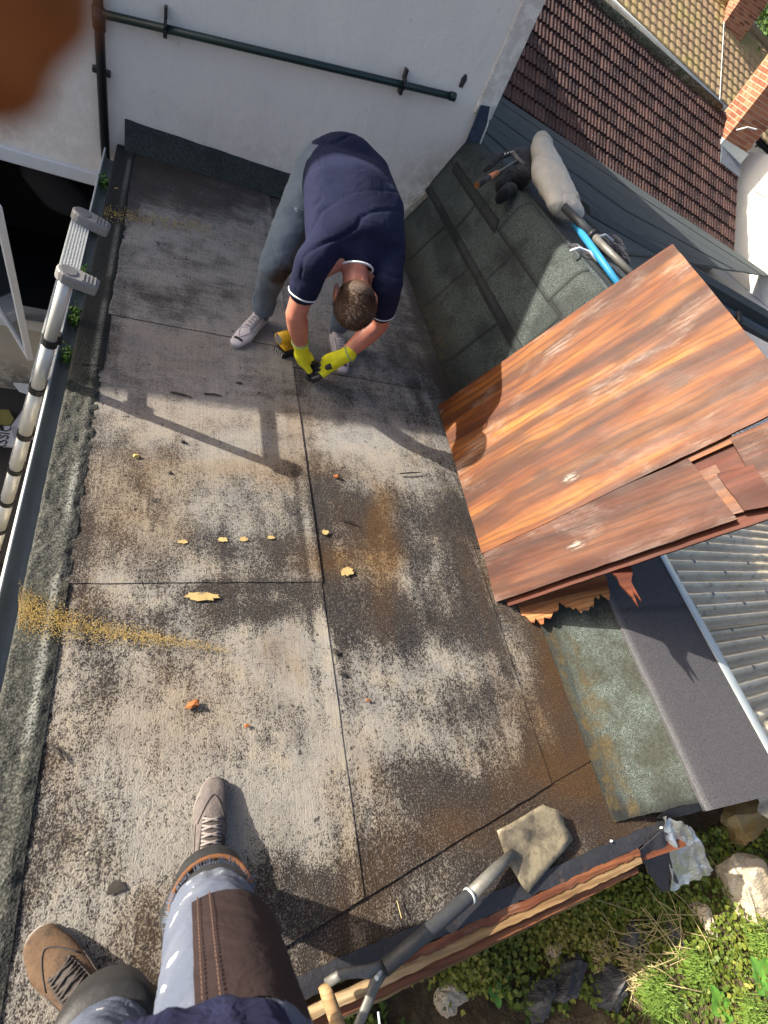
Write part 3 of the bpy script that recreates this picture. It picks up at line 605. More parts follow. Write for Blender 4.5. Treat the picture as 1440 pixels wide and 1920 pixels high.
# ------------------------------------------------------------------ brown tiled roof
M['tile'] = None
k = NT('brown_concrete_tile', .75, .3); r = k.rnd(); n1 = k.noise(9, 5, .65); n2 = k.noise(38, 3, .6)
c = k.ramp(k.math('ADD', k.math('MULTIPLY', r, .45), k.math('MULTIPLY', n1, .55)), [(.25, (.024, .013, .013)), (.5, (.045, .023, .021)), (.75, (.072, .038, .032))])
c = k.mix(k.math('MULTIPLY', k.step(n2, .66, .71), .85), c, (.42, .38, .37)); M['tile'] = k.set(c, .75, k.bump(n2, .4, .004))
k = NT('mossy_tan_tile', .9, .2); n1 = k.noise(1.2, 5, .7); n2 = k.noise(30, 3, .6); c = k.ramp(n1, [(.3, (.27, .18, .12)), (.5, (.36, .26, .15)), (.68, (.34, .28, .11))]); c = k.mix(.4, c, k.ramp(n2, [(.35, (.4, .4, .4)), (.6, (1, 1, 1))]), 'MULTIPLY'); M['tan'] = k.set(c, .9)
th = thing('tiled_roof', 'dark brown concrete tiled pitched roof with white specks, half shaded, beyond the felt', 'roof', tuple(E1))
TW, TG = .236, .272
def tile_mesh(w_, L, ribs, rise, th_):
    n = ribs*8+1; xs = np.linspace(0, w_, n); prof = rise*np.clip(np.cos(2*math.pi*(xs/w_*ribs-.5))*.5+.5, 0, 1)**.7
    P = np.array([[(x, y, p+(th_ if y < L*.01 else th_*(1-y/L))) for y in (0, L*.5, L)] for x, p in zip(xs, prof)])
    mb = MB().sheet(P, th_*1.3); return mb.mesh('tile')
me = tile_mesh(TW-.006, TG+.05, 3, .021, .030); me.materials.append(M['tile']); me.polygons.foreach_set('use_smooth', [False]*len(me.polygons))
B3 = Matrix(((U[0], DU[0], NT1[0]), (U[1], DU[1], NT1[1]), (U[2], DU[2], NT1[2])))
ROWS, COLS = 10, 26
for j in range(ROWS):
    c_from = 0 if j < 3 else 0
    for i in range(c_from, COLS):
        if j >= 8 and i > 23: continue
        p = E1+U*(i*TW-.05)+DU*(j*TG)+NT1*(random.uniform(-.003, .003))
        Mx = (B3 @ Matrix.Rotation(random.uniform(-.012, .012), 3, 'Z')).to_4x4(); Mx.translation = Vector(p); link('tile', me, th, Mx)
o0 = E1-NT1*.03
wpt = lambda a, b, h=0: E1+U*a+DU*b+NT1*h
LU, LD = COLS*TW-.05, ROWS*TG
mb = MB(); mb.prism([wpt(-2, -.02, -.035), wpt(LU-.02, -.02, -.035), wpt(LU-.02, LD, -.035), wpt(-2, LD, -.035)], tuple(-NT1*.1)); mb.build('batten_deck', M['dark'], th)
mb = MB(); mb.tube([wpt(-2, LD+.02, .015), wpt(LU-.7, LD+.02, .015)], .085, 10); mb.build('ridge_roll', mat_mineral('mossy_ridge', (.10, .10, .075), (.22, .2, .16), (.035, .035, .02), 30, False, .5, (.05, .06, .03)), th, True)
mb = MB().box((0, 0, 0), (.01, .01, .01)); 
gq = wpt(LU, 0); mb = MB(); mb.prism([wpt(LU-.02, -.05, -.14), wpt(LU-.02, LD, -.14), wpt(LU-.02, LD, -2.9), wpt(LU-.02, -.05, -2.9)], tuple(-U*6)); mb.build('wall', M['cream'], th); setattr_pt(th.children[-1].data, 'st', np.zeros((8, 3)))
settle(th)
# ------------------------------------------------------------------ chimneys in brick
M['brick'] = None
k = NT('red_brick', .85, .2); r = k.rnd(); n1 = k.noise(25, 4, .6); c = k.ramp(k.math('ADD', k.math('MULTIPLY', r, .6), k.math('MULTIPLY', n1, .4)), [(.2, (.16, .06, .035)), (.5, (.27, .10, .055)), (.8, (.34, .16, .09))]); M['brick'] = k.set(c, .85, k.bump(n1, .3, .004))
M['mortar'] = simple('pale_mortar', (.42, .38, .31), .95, .15, 30)
def chimney(base, ex, ey, wx, wy, h, label, courses_bricks, pots=False):
    ex = Vector((*ex, 0)).normalized(); ey = Vector((-ex.y, ex.x, 0)); t = thing('chimney', label, 'chimney', tuple(base), 'brick chimneys on the roofs')
    R4 = Matrix(((ex.x, ey.x, 0, base[0]), (ex.y, ey.y, 0, base[1]), (0, 0, 1, base[2]), (0, 0, 0, 1)))
    MB().box((.008, .008, -1.2), (wx-.008, wy-.008, h-.01), R4).build('core', M['mortar'], t)
    bl, bh, g_ = courses_bricks
    bms = {}
    def brick(x, y, z, lx, ly):
        key = (round(lx, 2), round(ly, 2))
        if key not in bms: bms[key] = MB().box((0, 0, 0), (lx, ly, bh)).mesh('brick'); bms[key].materials.append(M['brick'])
        link('brick', bms[key], t, R4 @ Matrix.Translation((x, y, z+.001)))
    nz = int(h/(bh+g_)); bd = .09
    for j in range(-3, nz):
        z = j*(bh+g_); o = (bl+g_)/2*(j % 2)
        for side_ in range(4):
            Lw = wx if side_ % 2 == 0 else wy-2*bd-2*g_; x = -0.0
            a = 0
            while a < Lw-.03:
                l = min((bl if (a > 0 or j % 2 == 0) else bl/2), Lw-a)
                if side_ == 0: brick(a, 0, z, l, bd)
                elif side_ == 2: brick(a, wy-bd, z, l, bd)
                elif side_ == 1: brick(wx-bd, bd+g_+a, z, bd, l)
                else: brick(0, bd+g_+a, z, bd, l)
                a += l+g_
    MB().box((-.04, -.04, h), (wx+.04, wy+.04, h+.07), R4).build('cap', M['mortar'], t, bevel=.01)
    return t, R4
cb = wpt(LU-.33, LD-.62, .02); 
t, R4 = chimney(cb+np.array([-.28, 0, 0]), (.97, -.24), None, .62, .72, 1.9, 'near red brick chimney at the end of the brown tiled roof', (.225, .068, .012))
MB().box((-.03, -.03, -.30), (.65, -.008, .10), R4).build('flashing', M['palelead'], t); MB().box((-.03, -.008, -.5), (-.004, .75, .10), R4).build('flashing', M['palelead'], t)
MB().prism([tuple(wpt(LU-.62, LD-1.05, .035)), tuple(wpt(LU+.02, LD-1.05, .035)), tuple(wpt(LU+.02, LD-.55, .035)), tuple(wpt(LU-.62, LD-.55, .035))], tuple(NT1*.012)).build('flashing', M['lead'], t)
MB().tube([tuple(R4 @ Vector((.05, -.05, .3))), tuple(R4 @ Vector((.05, -.3, .42))), tuple(R4 @ Vector((.25, -.3, .46)))], .012, 6).build('aerial_bracket', M['pvc'], t)
settle(t)

# ------------------------------------------------------------------ second house with the tan tiles
K2 = 15/F
S1 = EYE+ray(1156, 0)*K2; N2 = NT1
far = thing('far_house', 'farther house with mossy tan tiled roof, white fascia and brick strip below', 'house', tuple(S1))
p2 = lambda u, v, h=0: atp(u, v, S1, N2)+N2*h
e2 = p2(1360, 195); U2 = (e2-S1); LU2 = np.linalg.norm(U2); U2 /= LU2; D2 = DU
def p2uv(a, b, h=0): return S1+U2*a+D2*b+N2*h
rid = p2(1398, 47); sol = np.linalg.lstsq(np.stack([U2, D2], 1), rid-S1, rcond=None)[0]; HD2 = sol[1]
g2 = .30; rows = int(HD2/g2)
nA = 150
for j in range(rows+1):
    xs = np.linspace(-4, LU2+4.5, 420); b0, b1 = j*g2, min((j+1)*g2+.03, HD2+.05)
    P = np.array([[p2uv(x, b0, .045+.022*abs(math.sin(math.pi*x/.30))), p2uv(x, b1, .008+.022*abs(math.sin(math.pi*x/.30)))] for x in xs])
    P[:, :, :] += 0; o = MB().sheet(P, .05).build('tile_course', M['tan'], far, False, False)
mb = MB(); mb.prism([p2uv(-4, -.1, -.06), p2uv(LU2+4.4, -.1, -.06), p2uv(LU2+4.4, HD2, -.06), p2uv(-4, HD2, -.06)], tuple(-N2*.1)); mb.build('roof_deck', M['dark'], far)
MB().tube([p2uv(-4, HD2+.02, .05), p2uv(LU2+4.4, HD2+.02, .05)], .12, 8).build('ridge', M['tan'], far, True)
z3 = np.array([0, 0, 1.]); fw = np.cross(U2, z3); fw /= np.linalg.norm(fw)
if fw[1] > 0: fw = -fw
MB().prism([p2uv(-4, -.12, .05), p2uv(LU2+.6, -.12, .05), p2uv(LU2+.6, -.12, .05)-z3*.34, p2uv(-4, -.12, .05)-z3*.34], tuple(-fw*.06)).build('fascia', M['pvc'], far)
MB().tube([p2uv(-4, -.2, .04), p2uv(LU2+.6, -.2, .04)], .06, 8).build('gutter', M['gutterlip'], far, True)
wl = p2uv(-4, -.12, .05)-z3*.34; wr = p2uv(LU2+.6, -.12, .05)-z3*.34; hh = np.array([0, 0, -3.]); inn = -fw*.35
MB().prism([wl+inn, wr+inn, wr+inn+hh, wl+inn+hh], tuple(inn*10)).build('wall', M['white'], far); setattr_pt(far.children[-1].data, 'st', np.zeros((8, 3)))
for a, b in ((.62, .93), (1.35, 2.05), (2.5, 3.2), (3.35, 3.5), (3.75, 4.0), (4.4, 5.4)):
    q = p2uv(a, -.12, .05)+inn-inn*.12-z3*.30; r_ = p2uv(b, -.12, .05)+inn-inn*.12-z3*.30; MB().prism([q, r_, r_-z3*.30, q-z3*.30], tuple(inn*.1)).build('brick_panel', M['brick'], far)
MB().tube([p2(1352, 45, .1), p2(1346, 190, .06)], .011, 5).build('cable', M['pvc'], far)
settle(far)
c2b = p2(1352, 62, -.3)
t, R4 = chimney(c2b, (U2[0], U2[1]), None, .95, .75, 2.6, 'distant tall brick chimney on the mossy tan roof, against the sky', (.225, .068, .012))
MB().box((-.02, -.02, -.2), (-.002, .77, .32), R4).build('flashing', M['palelead'], t); MB().box((-.02, -.02, -.7), (.97, -.004, .16), R4).build('flashing', M['lead'], t)
settle(t)
# ------------------------------------------------------------------ bright white gable to the right
wa = wpt(LU+.5, LD*.9)+np.array([0, 1.2, 0]); 
wh = thing('white_gable', 'sunlit blank white gable wall right of the brown tiles', 'house', (wa[0], wa[1], -2.4))
ga = atp(1368, 520, wpt(LU+.4, 0), N2*0+np.array([-.35, -.937, 0])); 
mb = MB(); q0 = np.array([11.15, 9.6, 0]); ex = np.array([.30, -.954, 0])
g0 = q0-ex*1.0; g1 = q0+ex*6
mb.prism([(g0[0], g0[1], -2.4), (g1[0], g1[1], -2.4), (g1[0], g1[1], 1.2), (q0[0]+ex[0]*2, q0[1]+ex[1]*2, 2.0), (g0[0], g0[1], .9)], (4, 2.6, 0)); mb.build('wall', mat_render('sunlit_white_render', (.8, .77, .70)), wh); setattr_pt(wh.children[-1].data, 'st', np.zeros((len(mb.v), 3)))
settle(wh)

# ------------------------------------------------------------------ plywood sheets leaning on the upstand
PLYC = [(.030, .007, .002), (.120, .031, .005), (.235, .078, .010), (.37, .165, .026)]
M['ply'] = mat_wood('varnished_plywood', PLYC, 1.0, .0, .50, (.34, .27, .22), .52)
M['plydark'] = mat_wood('weathered_plywood', [(.03, .009, .005), (.075, .022, .010), (.12, .042, .018), (.17, .072, .032)], 1.2, .0, .46, (.27, .21, .18), .6)
M['plyred'] = mat_wood('red_plywood', [(.04, .010, .005), (.085, .020, .009), (.12, .030, .012), (.15, .048, .018)], 1.0, .0, .7, (.4, .3, .24), .62, False)
def board(label, P0, along, up_y, L, W, th, mat, outline=None, group='plywood boards in the leaning stack', seed=0):
    """P0: lower near corner on the roof; 'along' = direction up the lean, W measured towards +y"""
    a = Vector(along).normalized(); b = Vector(up_y); b = (b-a*b.dot(a)).normalized(); n = a.cross(b)
    Mx = Matrix(((a.x, b.x, n.x, P0[0]), (a.y, b.y, n.y, P0[1]), (a.z, b.z, n.z, P0[2]), (0, 0, 0, 1)))
    r = np.random.default_rng(seed)
    if outline is None: outline = [(0, 0), (L, 0), (L, W), (0, W)]
    # fine raggedness of the sawn and split edges
    pts = []
    for i, p in enumerate(outline):
        q = outline[(i+1) % len(outline)]; d = math.hypot(q[0]-p[0], q[1]-p[1]); k_ = max(1, int(d/.05))
        for j in range(k_):
            t = j/k_; jit = .0015 if j else 0; pts.append((p[0]+(q[0]-p[0])*t+r.uniform(-jit, jit), p[1]+(q[1]-p[1])*t+r.uniform(-jit, jit)))
    n_ = len(pts); mb = MB(); mb.add([(x, y, 0) for x, y in pts]+[(x, y, -th) for x, y in pts], [tuple(range(n_)), tuple(range(2*n_-1, n_-1, -1))]+[(i, n_+i, n_+(i+1) % n_, (i+1) % n_) for i in range(n_)])
    o = mb.build('plywood_board', mat); o.matrix_world = Mx
    return tag(o, label, 'plywood', group)
up1 = Vector((.455, -.03, .89)).normalized(); nrm1 = Vector((-.89, 0, .455)).normalized()
pA = at(815, 765, .012); pB = at(903, 1038, .012)
bw = Vector(pA-pB).length
board('large orange-brown plywood sheet on top of the leaning stack', Vector(pB), up1, Vector(pA-pB), 1.34, bw, .012, M['ply'])
board('plywood sheet just under the large top one, its edge peeking out below', Vector(pB)-nrm1*.016+Vector((.006, -.004, .01)), up1, Vector(pA-pB), 1.10, bw-.03, .012, M['ply'], [(0, -.0), (1.10, -.025), (1.10, bw-.05), (0, bw-.03)], seed=2)
up2 = Vector((.62, -.005, .785)).normalized(); nrm2 = Vector((-.785, 0, .62))
p2B = at(922, 1127, .014); p2A = at(903, 1044, .014)
w2 = Vector(p2A-p2B).length
q2 = atp(1380, 968, p2B, np.array(nrm1)); up2 = Vector(q2-p2B).normalized(); L2 = (Vector(q2-p2B)).length; nrm2 = nrm1.copy(); by2 = nrm2.cross(up2)*1.0
if by2.y < 0: by2 = -by2
board('narrow plywood strip with white worn patches lying below the large sheet', Vector(p2B)-nrm1*.034, up2, by2, L2, w2+.06, .012, M['plydark'], [(0, 0), (L2, 0), (L2-.05, w2*1.0+.06), (0, w2+.06)], seed=3)
board('red-stained plywood sheet beneath the worn narrow strip', Vector(p2B)-nrm2*.052+Vector((.03, -.030, .03)), up2, by2, L2+.5, .34, .014, M['plyred'], seed=4)
board('orange plywood piece sticking out beside the end of the worn strip', Vector(p2B)-nrm2*.045+up2*(L2-.05)+by2*.03, up2, by2, .12, .2, .006, M['ply'], [(0, 0), (.09, -.01), (.07, .2), (0, .2)], seed=5)
board('small reddish offcut on the right of the plywood stack', Vector(p2B)-nrm2*.030+up2*(L2+.03)+by2*.02, up2, by2, .11, .23, .012, M['plyred'], [(0, .0), (.10, -.02), (.09, .15), (-.02, .17)], seed=6)
board('grey weathered plywood offcut at the far right of the stack', Vector(p2B)-nrm2*.044+up2*(L2+.10)+by2*.05, up2, by2, .6, .26, .012, M['plydark'], seed=7)
jag = [(.02, .0)]; r = np.random.default_rng(11)
for i in range(34): jag.append((.03+i*.0125, -.05-.06*abs(math.sin(i*.21))+r.uniform(-.018, .018)))
jag += [(.46, .0), (.47, .2), (.02, .2)]
board('rotten plywood piece with a jagged splintered lower edge', Vector(p2B)-nrm2*.075+Vector((.055, -.01, .0)), Vector((.82, .0, .57)), Vector((0, 1, 0)), .5, .2, .012, mat_wood('rotten_plywood', [(.10, .03, .015), (.30, .11, .04), (.44, .22, .09), (.55, .36, .16)], 2.2, 0, .5, (.5, .42, .3), .8, False), jag, seed=8)
spl_ = [(.0, .1), (.0, .0), (.02, -.05), (.015, -.09), (.03, -.15), (.033, -.20), (.045, -.13), (.055, -.18), (.06, -.09), (.085, -.05), (.095, .0), (.1, .1)]
board('long red splinter of plywood hanging below the stack', Vector(p2B)-nrm2*.07+up2*.52+Vector((0, .0, -.02)), Vector((.82, .0, .57)), Vector((.06, 1, -.25)), .1, .1, .010, M['plyred'], spl_, seed=9)

# ------------------------------------------------------------------ telescopic ladder
lad = thing('telescopic_ladder', 'white telescopic ladder leaning on the gutter, grey caps on top', 'ladder', (-1.15, 2.0, -2.4))
M['alu'] = simple('white_aluminium_tube', (.60, .61, .58), .32, .06, 25, .05, metal=.25, spec=.5)
M['cap'] = simple('grey_plastic_cap', (.23, .225, .22), .5, .15, 40); M['capdisc'] = simple('dark_grey_disc', (.15, .15, .155), .45); M['collar'] = simple('black_plastic_collar', (.02, .02, .022), .4)
Y1, Y2 = 1.82, 2.215; top = np.array([-.345, Y1, .50]); dl = np.array([-.288, 0, -1.0]); dl /= np.linalg.norm(dl)
Lt = (top[2]+2.4)/-dl[2]
cz = [.194, -.075, -.378, -.65, -.937, -1.22, -1.5, -1.78, -2.06]
ct = [(top[2]-z)/-dl[2] for z in cz]
for Y in (Y1, Y2):
    o = np.array([top[0], Y, top[2]]); ts = [0]+ct+[Lt]
    for i in range(len(ts)-1): MB().tube([o+dl*ts[i], o+dl*ts[i+1]], .0225+.0016*i, 16).build('rail_tube', M['alu'], lad, True)
    for i, t_ in enumerate(ct):
        c_ = o+dl*t_; cl = MB().tube([c_-dl*.016, c_+dl*.016], .028+.0016*i, 16); cl.box((c_[0]-.02, c_[1]-.02 if Y == Y2 else c_[1]+.01, c_[2]-.02), (c_[0]+.035, c_[1]+.0 if Y == Y2 else c_[1]+.045, c_[2]+.018)); cl.build('collar', M['collar'], lad)
    # moulded end cap with nose
    pr = np.array([-dl[2], 0, dl[0]]); pr = pr/np.linalg.norm(pr); pr = pr if pr[0] > 0 else -pr; e = -dl
    out = []
    for a in np.linspace(math.pi*.5, math.pi*1.5, 9): out.append(o+pr*(math.cos(a)*.037)+np.array([0, 1, 0])*(math.sin(a)*.036))
    out += [o+pr*.03+np.array([0, -.036, 0]), o+pr*.092+np.array([0, -.030, 0]), o+pr*.098+np.array([0, .022, 0]), o+pr*.03+np.array([0, .036, 0])]
    MB().prism([q-e*.02 for q in out], tuple(e*.042)).build('cap', M['cap'], lad, bevel=.005)
    MB().tube([o+e*.0215, o+e*.0245], .025, 20).build('cap_disc', M['capdisc'], lad)
    for i in range(4): q = o+pr*(.045+i*.012)+e*.022; MB().box((-.0025, -.027, 0), (.0025, .02, .004), Matrix.Translation(Vector(q)) @ Matrix.Rotation(.28, 4, 'Y')).build('grip_rib', M['cap'], lad)
Mr = Matrix.Rotation(.28, 4, 'Y')
for t_ in [.022]+ct:
    c_ = np.array([top[0], 0, top[2]])+dl*t_; T = Matrix.Translation(Vector((c_[0]+.0, 0, c_[2]))) @ Mr
    rg = MB().box((-.032, Y1+.02, -.014), (.032, Y2-.02, .008), T)
    for i in range(7): rg.box((-.031+i*.0095, Y1+.022, .008), (-.0265+i*.0095, Y2-.022, .011), T)
    rg.build('rung', M['alu'], lad)
settle(lad)

# ------------------------------------------------------------------ shovel
shv = thing('shovel', 'old square-mouth shovel with cement-crusted blade lying across the front edge', 'shovel', tuple(at(1000, 1590)))
k = NT('cement_crusted_steel', .7, .4); n1 = k.noise(13, 6, .7); n2 = k.noise(70, 4, .7)
c = k.ramp(n1, [(.34, (.06, .053, .043)), (.46, (.15, .125, .085)), (.6, (.27, .23, .15)), (.72, (.19, .155, .10))]); c = k.mix(k.step(n2, .60, .68), c, (.085, .05, .03)); M['blade'] = k.set(c, .5, metal=.25, normal=k.bump(k.math('ADD', n1, n2), .3, .004))
bl = [(931, 1557, .035), (1017, 1508, .05), (1046, 1518, .045), (1073, 1575, .030), (988, 1676, .012), (949, 1612, .02)]
cn = np.mean([at(*p) for p in bl], 0); ringN = []
for i, p in enumerate(bl):
    a = at(*p); b = at(*bl[(i+1) % 6])
    for t_ in (0, .25, .5, .75): ringN.append(a*(1-t_)+b*t_+(.0025*random.uniform(-1, 1))*np.array([1, 1, 0]))
mb = MB(); n_ = len(ringN); V = list(ringN); rings = [ringN]
for s_ in (.8, .55, .3): rings.append([cn+(q-cn)*s_+np.array([0, 0, -.012*(1-s_)]) for q in ringN])
V = [q for R_ in rings for q in R_]+[cn+np.array([0, 0, -.012])]; Fc = []
for i in range(len(rings)-1): Fc += [(i*n_+j, i*n_+(j+1) % n_, (i+1)*n_+(j+1) % n_, (i+1)*n_+j) for j in range(n_)]
Fc += [((len(rings)-1)*n_+j, (len(rings)-1)*n_+(j+1) % n_, len(V)-1) for j in range(n_)]
o = mb.add(V, Fc).build('blade', M['blade'], shv, True); sm_ = o.modifiers.new('t', 'SOLIDIFY'); sm_.thickness = .004; sm_.offset = -1
M['shaft'] = simple('tar_black_shaft', (.035, .037, .04), .5, .4, 50, .4, .003, spec=.5, dirt=((.13, .125, .11), .58))
M['forged'] = simple('worn_steel_strap', (.15, .145, .13), .5, .35, 60, .4, .003, metal=.4)
s0 = at(962, 1598, .035); s1 = at(880, 1680, .075); s2 = at(720, 1815, .085)
MB().tube([s0, s0*.6+s1*.4, s1], [.012, .019, .0195], 12).build('socket', M['forged'], shv, True)
MB().tube([s1*.97+s0*.03, s1, (s1+s2)/2+np.array([0, 0, .004]), s2], [.02, .0205, .0205, .021], 14).build('shaft', M['shaft'], shv, True)
MB().tube([s1*.98+s0*.02, s1*.99+s2*.01], .0235, 14).build('ferrule', M['palelead'], shv, True)
gA = at(607, 1846, .075); gB = at(652, 1975, .075); mid1 = at(672, 1822, .10); mid2 = at(706, 1870, .10)
MB().tube([s2, at(690, 1822, .10), mid1, at(640, 1826, .095), gA+np.array([.004, .0, .004])], [.018, .015, .013, .012, .012], 10, flat=(1, .6)).build('strap', M['forged'], shv, True)
MB().tube([s2, at(702, 1845, .1), at(690, 1880, .095), at(668, 1930, .09), gB], [.018, .016, .014, .013, .012], 10, flat=(1, .6)).build('strap', M['forged'], shv, True)
MB().tube([gA, gA*.7+gB*.3, gB*.7+gA*.3, gB], [.0155, .0175, .0175, .0155], 14).build('grip', mat_wood('worn_ash_grip', [(.25, .14, .06), (.42, .27, .13), (.5, .34, .18), (.56, .41, .24)], 2, 0, .6, (.3, .2, .12), .6, False), shv, True)
MB().tube([s2-np.array([.004, 0, 0]), at(706, 1834, .112)], .006, 8).build('rivet', M['palelead'], shv)
settle(shv)

# ------------------------------------------------------------------ the worker bending over the felt
def V3(*a): return np.array(a, float)
M['skin'] = None
k = NT('sunburnt_skin', .5, .4); n1 = k.noise(16, 4, .6); n2 = k.noise(180, 2, .5); c = k.ramp(n1, [(.3, (.40, .145, .095)), (.7, (.49, .20, .135))]); k.set(c, .48, k.bump(n2, .12, .002), Subsurface_Weight=.12, Subsurface_Radius=(.02, .008, .004)); M['skin'] = k.m
def fabric(name, col, rough=.9, wr=.5, scale=9, sheen=.3, fuzz=380):
    k = NT(name, rough, .15); n1 = k.noise(scale, 3, .55, None, .6); n2 = k.noise(fuzz, 2, .5); n3 = k.noise(3, 4, .6)
    c = k.ramp(n3, [(.3, tuple(x*.82 for x in col)), (.7, tuple(min(1, x*1.15) for x in col))]); c = k.mix(.3, c, k.ramp(n2, [(.3, (.6, .6, .6)), (.7, (1, 1, 1))]), 'MULTIPLY')
    k.set(c, rough, k.bump(n2, .25, .0015, k.bump(n1, wr, .03)), Sheen_Weight=sheen, Sheen_Roughness=.5); return k.m
M['navy'] = fabric('navy_tshirt_cotton', (.013, .016, .042), .92, .35, 7, .0)
M['grey'] = fabric('grey_jogger_fabric', (.175, .20, .225), .9, .4, 10)
k = NT('grey_jogger_cotton', .92, .15); pc = k.n('VectorMath'); pc.operation = 'DISTANCE'; k.put(pc.inputs[0], k.tc.outputs['Object']); pc.inputs[1].default_value = (.47, 2.20, .45); sn = k.noise(30, 4, .6); n1 = k.noise(9, 3, .55, None, .6); n2 = k.noise(380, 2, .5)
c = k.mix(k.math('MULTIPLY', k.step(k.math('ADD', pc.outputs['Value'], k.math('MULTIPLY', sn, .06)), .125, .07), .9), k.ramp(n1, [(.3, (.095, .12, .155)), (.7, (.135, .165, .20))]), (.035, .028, .022)); M['grey'] = k.set(c, .92, k.bump(n2, .25, .0015, k.bump(n1, .5, .03)))
M['whitetrim'] = simple('white_knit_trim', (.62, .64, .68), .8, .1, 60)
aL, kL, hL = V3(.442, 2.44, .10), V3(.425, 2.28, .46), V3(.585, 2.60, .79)
aR, kR, hR = V3(.868, 2.44, .10), V3(.88, 2.30, .46), V3(.83, 2.64, .79)
shL, elL, wrL = V3(.525, 2.02, .655), V3(.512, 2.005, .42), V3(.590, 2.055, .215)
shR, elR, wrR = V3(.90, 2.08, .635), V3(.955, 2.11, .40), V3(.815, 2.045, .215)
nk, hd = V3(.735, 2.12, .685), V3(.742, 1.985, .565)
wk = thing('person', 'man in a navy t-shirt and grey joggers bending down on the roof, yellow gloves', 'person', (.66, 2.4, 0))
L_ = lambda a, b, t: a*(1-t)+b*t
hdir = (hd-nk)/np.linalg.norm(hd-nk); crown = hd+hdir*.07
fdir = V3(.06, .52, -.62); fdir -= hdir*fdir.dot(hdir); fdir /= np.linalg.norm(fdir); sdir = np.cross(hdir, fdir)
HR = Matrix((sdir, fdir, hdir)).transposed()
HP = lambda x, y, z: hd+sdir*x+fdir*y+hdir*z       # head frame: sideways, towards the face, towards the crown
body = [[(L_(hL, hR, .5)+V3(0, -.02, 0), (.15, .12, .12)), (V3(.72, 2.42, .81), (.16, .15, .10))],
 [(V3(.72, 2.42, .81), (.16, .15, .10)), (V3(.735, 2.22, .725), (.13, .10, .07))],
 [(V3(.735, 2.22, .725), (.11, .08, .06)), (shL+V3(.04, .03, -.03), .045)], [(V3(.735, 2.22, .725), (.11, .08, .06)), (shR+V3(-.04, .03, -.03), .045)],
 [(nk+V3(0, .06, -.005), .058), (hd+fdir*-.02-hdir*.03, .058)],
 [(shL, .050), (L_(shL, elL, .5), .050), ], [(L_(shL, elL, .5), .050), (elL, .048)], [(elL, .049), (L_(elL, wrL, .3), .051)], [(L_(elL, wrL, .3), .051), (wrL, .034)],
 [(shR, .050), (elR, .047)], [(elR, .049), (L_(elR, wrR, .3), .051)], [(L_(elR, wrR, .3), .051), (wrR, .034)],
 ([(HP(0, -.012, .02), (.084, .100, .098))], HR), ([(HP(0, .03, -.045), (.060, .062, .064)), (HP(0, .05, -.085), (.03, .028, .02))], HR),
 ([(HP(0, .085, -.02), (.013, .016, .022)), (HP(0, .100, -.035), (.016, .012, .012))], HR),
 [(hL, .085), (kL, .05)], [(hR, .085), (kR, .05)], [(kL, .05), (aL, .036)], [(kR, .05), (aR, .036)]]
for sx in (-1, 1):
    body.append(([(HP(sx*.086, -.003, -.022), (.012, .022, .036)), (HP(sx*.095, -.015, -.006), (.008, .027, .033))], HR))
    body.append(([(HP(sx*.03, .078, .0), (.022, .012, .010))], HR))
bd = blob('body', body, .0075, 5, M['skin'], wk)
# eyes and mouth
M['eye'] = simple('eye_white', (.6, .58, .55), .3); M['lip'] = simple('lip', (.35, .12, .09), .5)
for sx in (-1, 1): MB().add(*hull([(HP(sx*.031, .077, -.008), .0115)], None, 8)).build('eye', M['eye'], wk, True)
MB().tube([HP(-.024, .083, -.068), HP(0, .090, -.066), HP(.024, .083, -.068)], .006, 8).build('mouth', M['lip'], wk, True)
# short brown hair: cap with fine strands
k = NT('short_brown_hair', .5, .5); hn = k.noise(1, 5, .75, k.co((240, 240, 30))); hb = k.noise(7, 3, .6)
c = k.ramp(hn, [(.3, (.022, .010, .005)), (.55, (.07, .034, .016)), (.75, (.15, .08, .038))]); c = k.mix(k.math('MULTIPLY', hb, .3), c, (.12, .06, .03)); M['hair'] = k.set(c, .42, k.bump(hn, .8, .006))
def hairwarp(co, no):
    return co+no*(.004*(vnoise(co[:, 0]*3, co[:, 1]*3+co[:, 2], 60, 3)-.5))[:, None]
hair = blob('hair', [([(HP(0, -.016, .028), (.091, .103, .100))], HR), ([(HP(0, -.056, -.012), (.074, .060, .060))], HR)], .006, 4, M['hair'], wk, hairwarp)
mb = MB(); r = np.random.default_rng(5)
for i in range(9000):
    d = r.normal(size=3); d /= np.linalg.norm(d)
    p = np.array([d[0]*.091, d[1]*.103-.016, d[2]*.100+.028])
    if p[1] > .035 and p[2] < .05: continue
    if p[2] < -.055: continue
    t_ = np.array([0, .55, -.3])-d*np.dot([0, .55, -.3], d); t_ = t_+r.normal(size=3)*.25; t_ -= d*t_.dot(d)*.6; t_ /= np.linalg.norm(t_)
    b0 = HP(*(p*1.0)); b1 = HP(*(p+d*r.uniform(.003, .009)+t_*.018)); wv = np.cross(b1-b0, d); wv = wv/np.linalg.norm(wv)*.0011
    o0 = len(mb.v); mb.v += [tuple(b0-wv), tuple(b0+wv), tuple(b1)]; mb.f.append((o0, o0+1, o0+2)); mb.mi.append(0)
o = mb.build('hair_strands', M['hair'], hair, False, False); tag(o, kind='stuff')
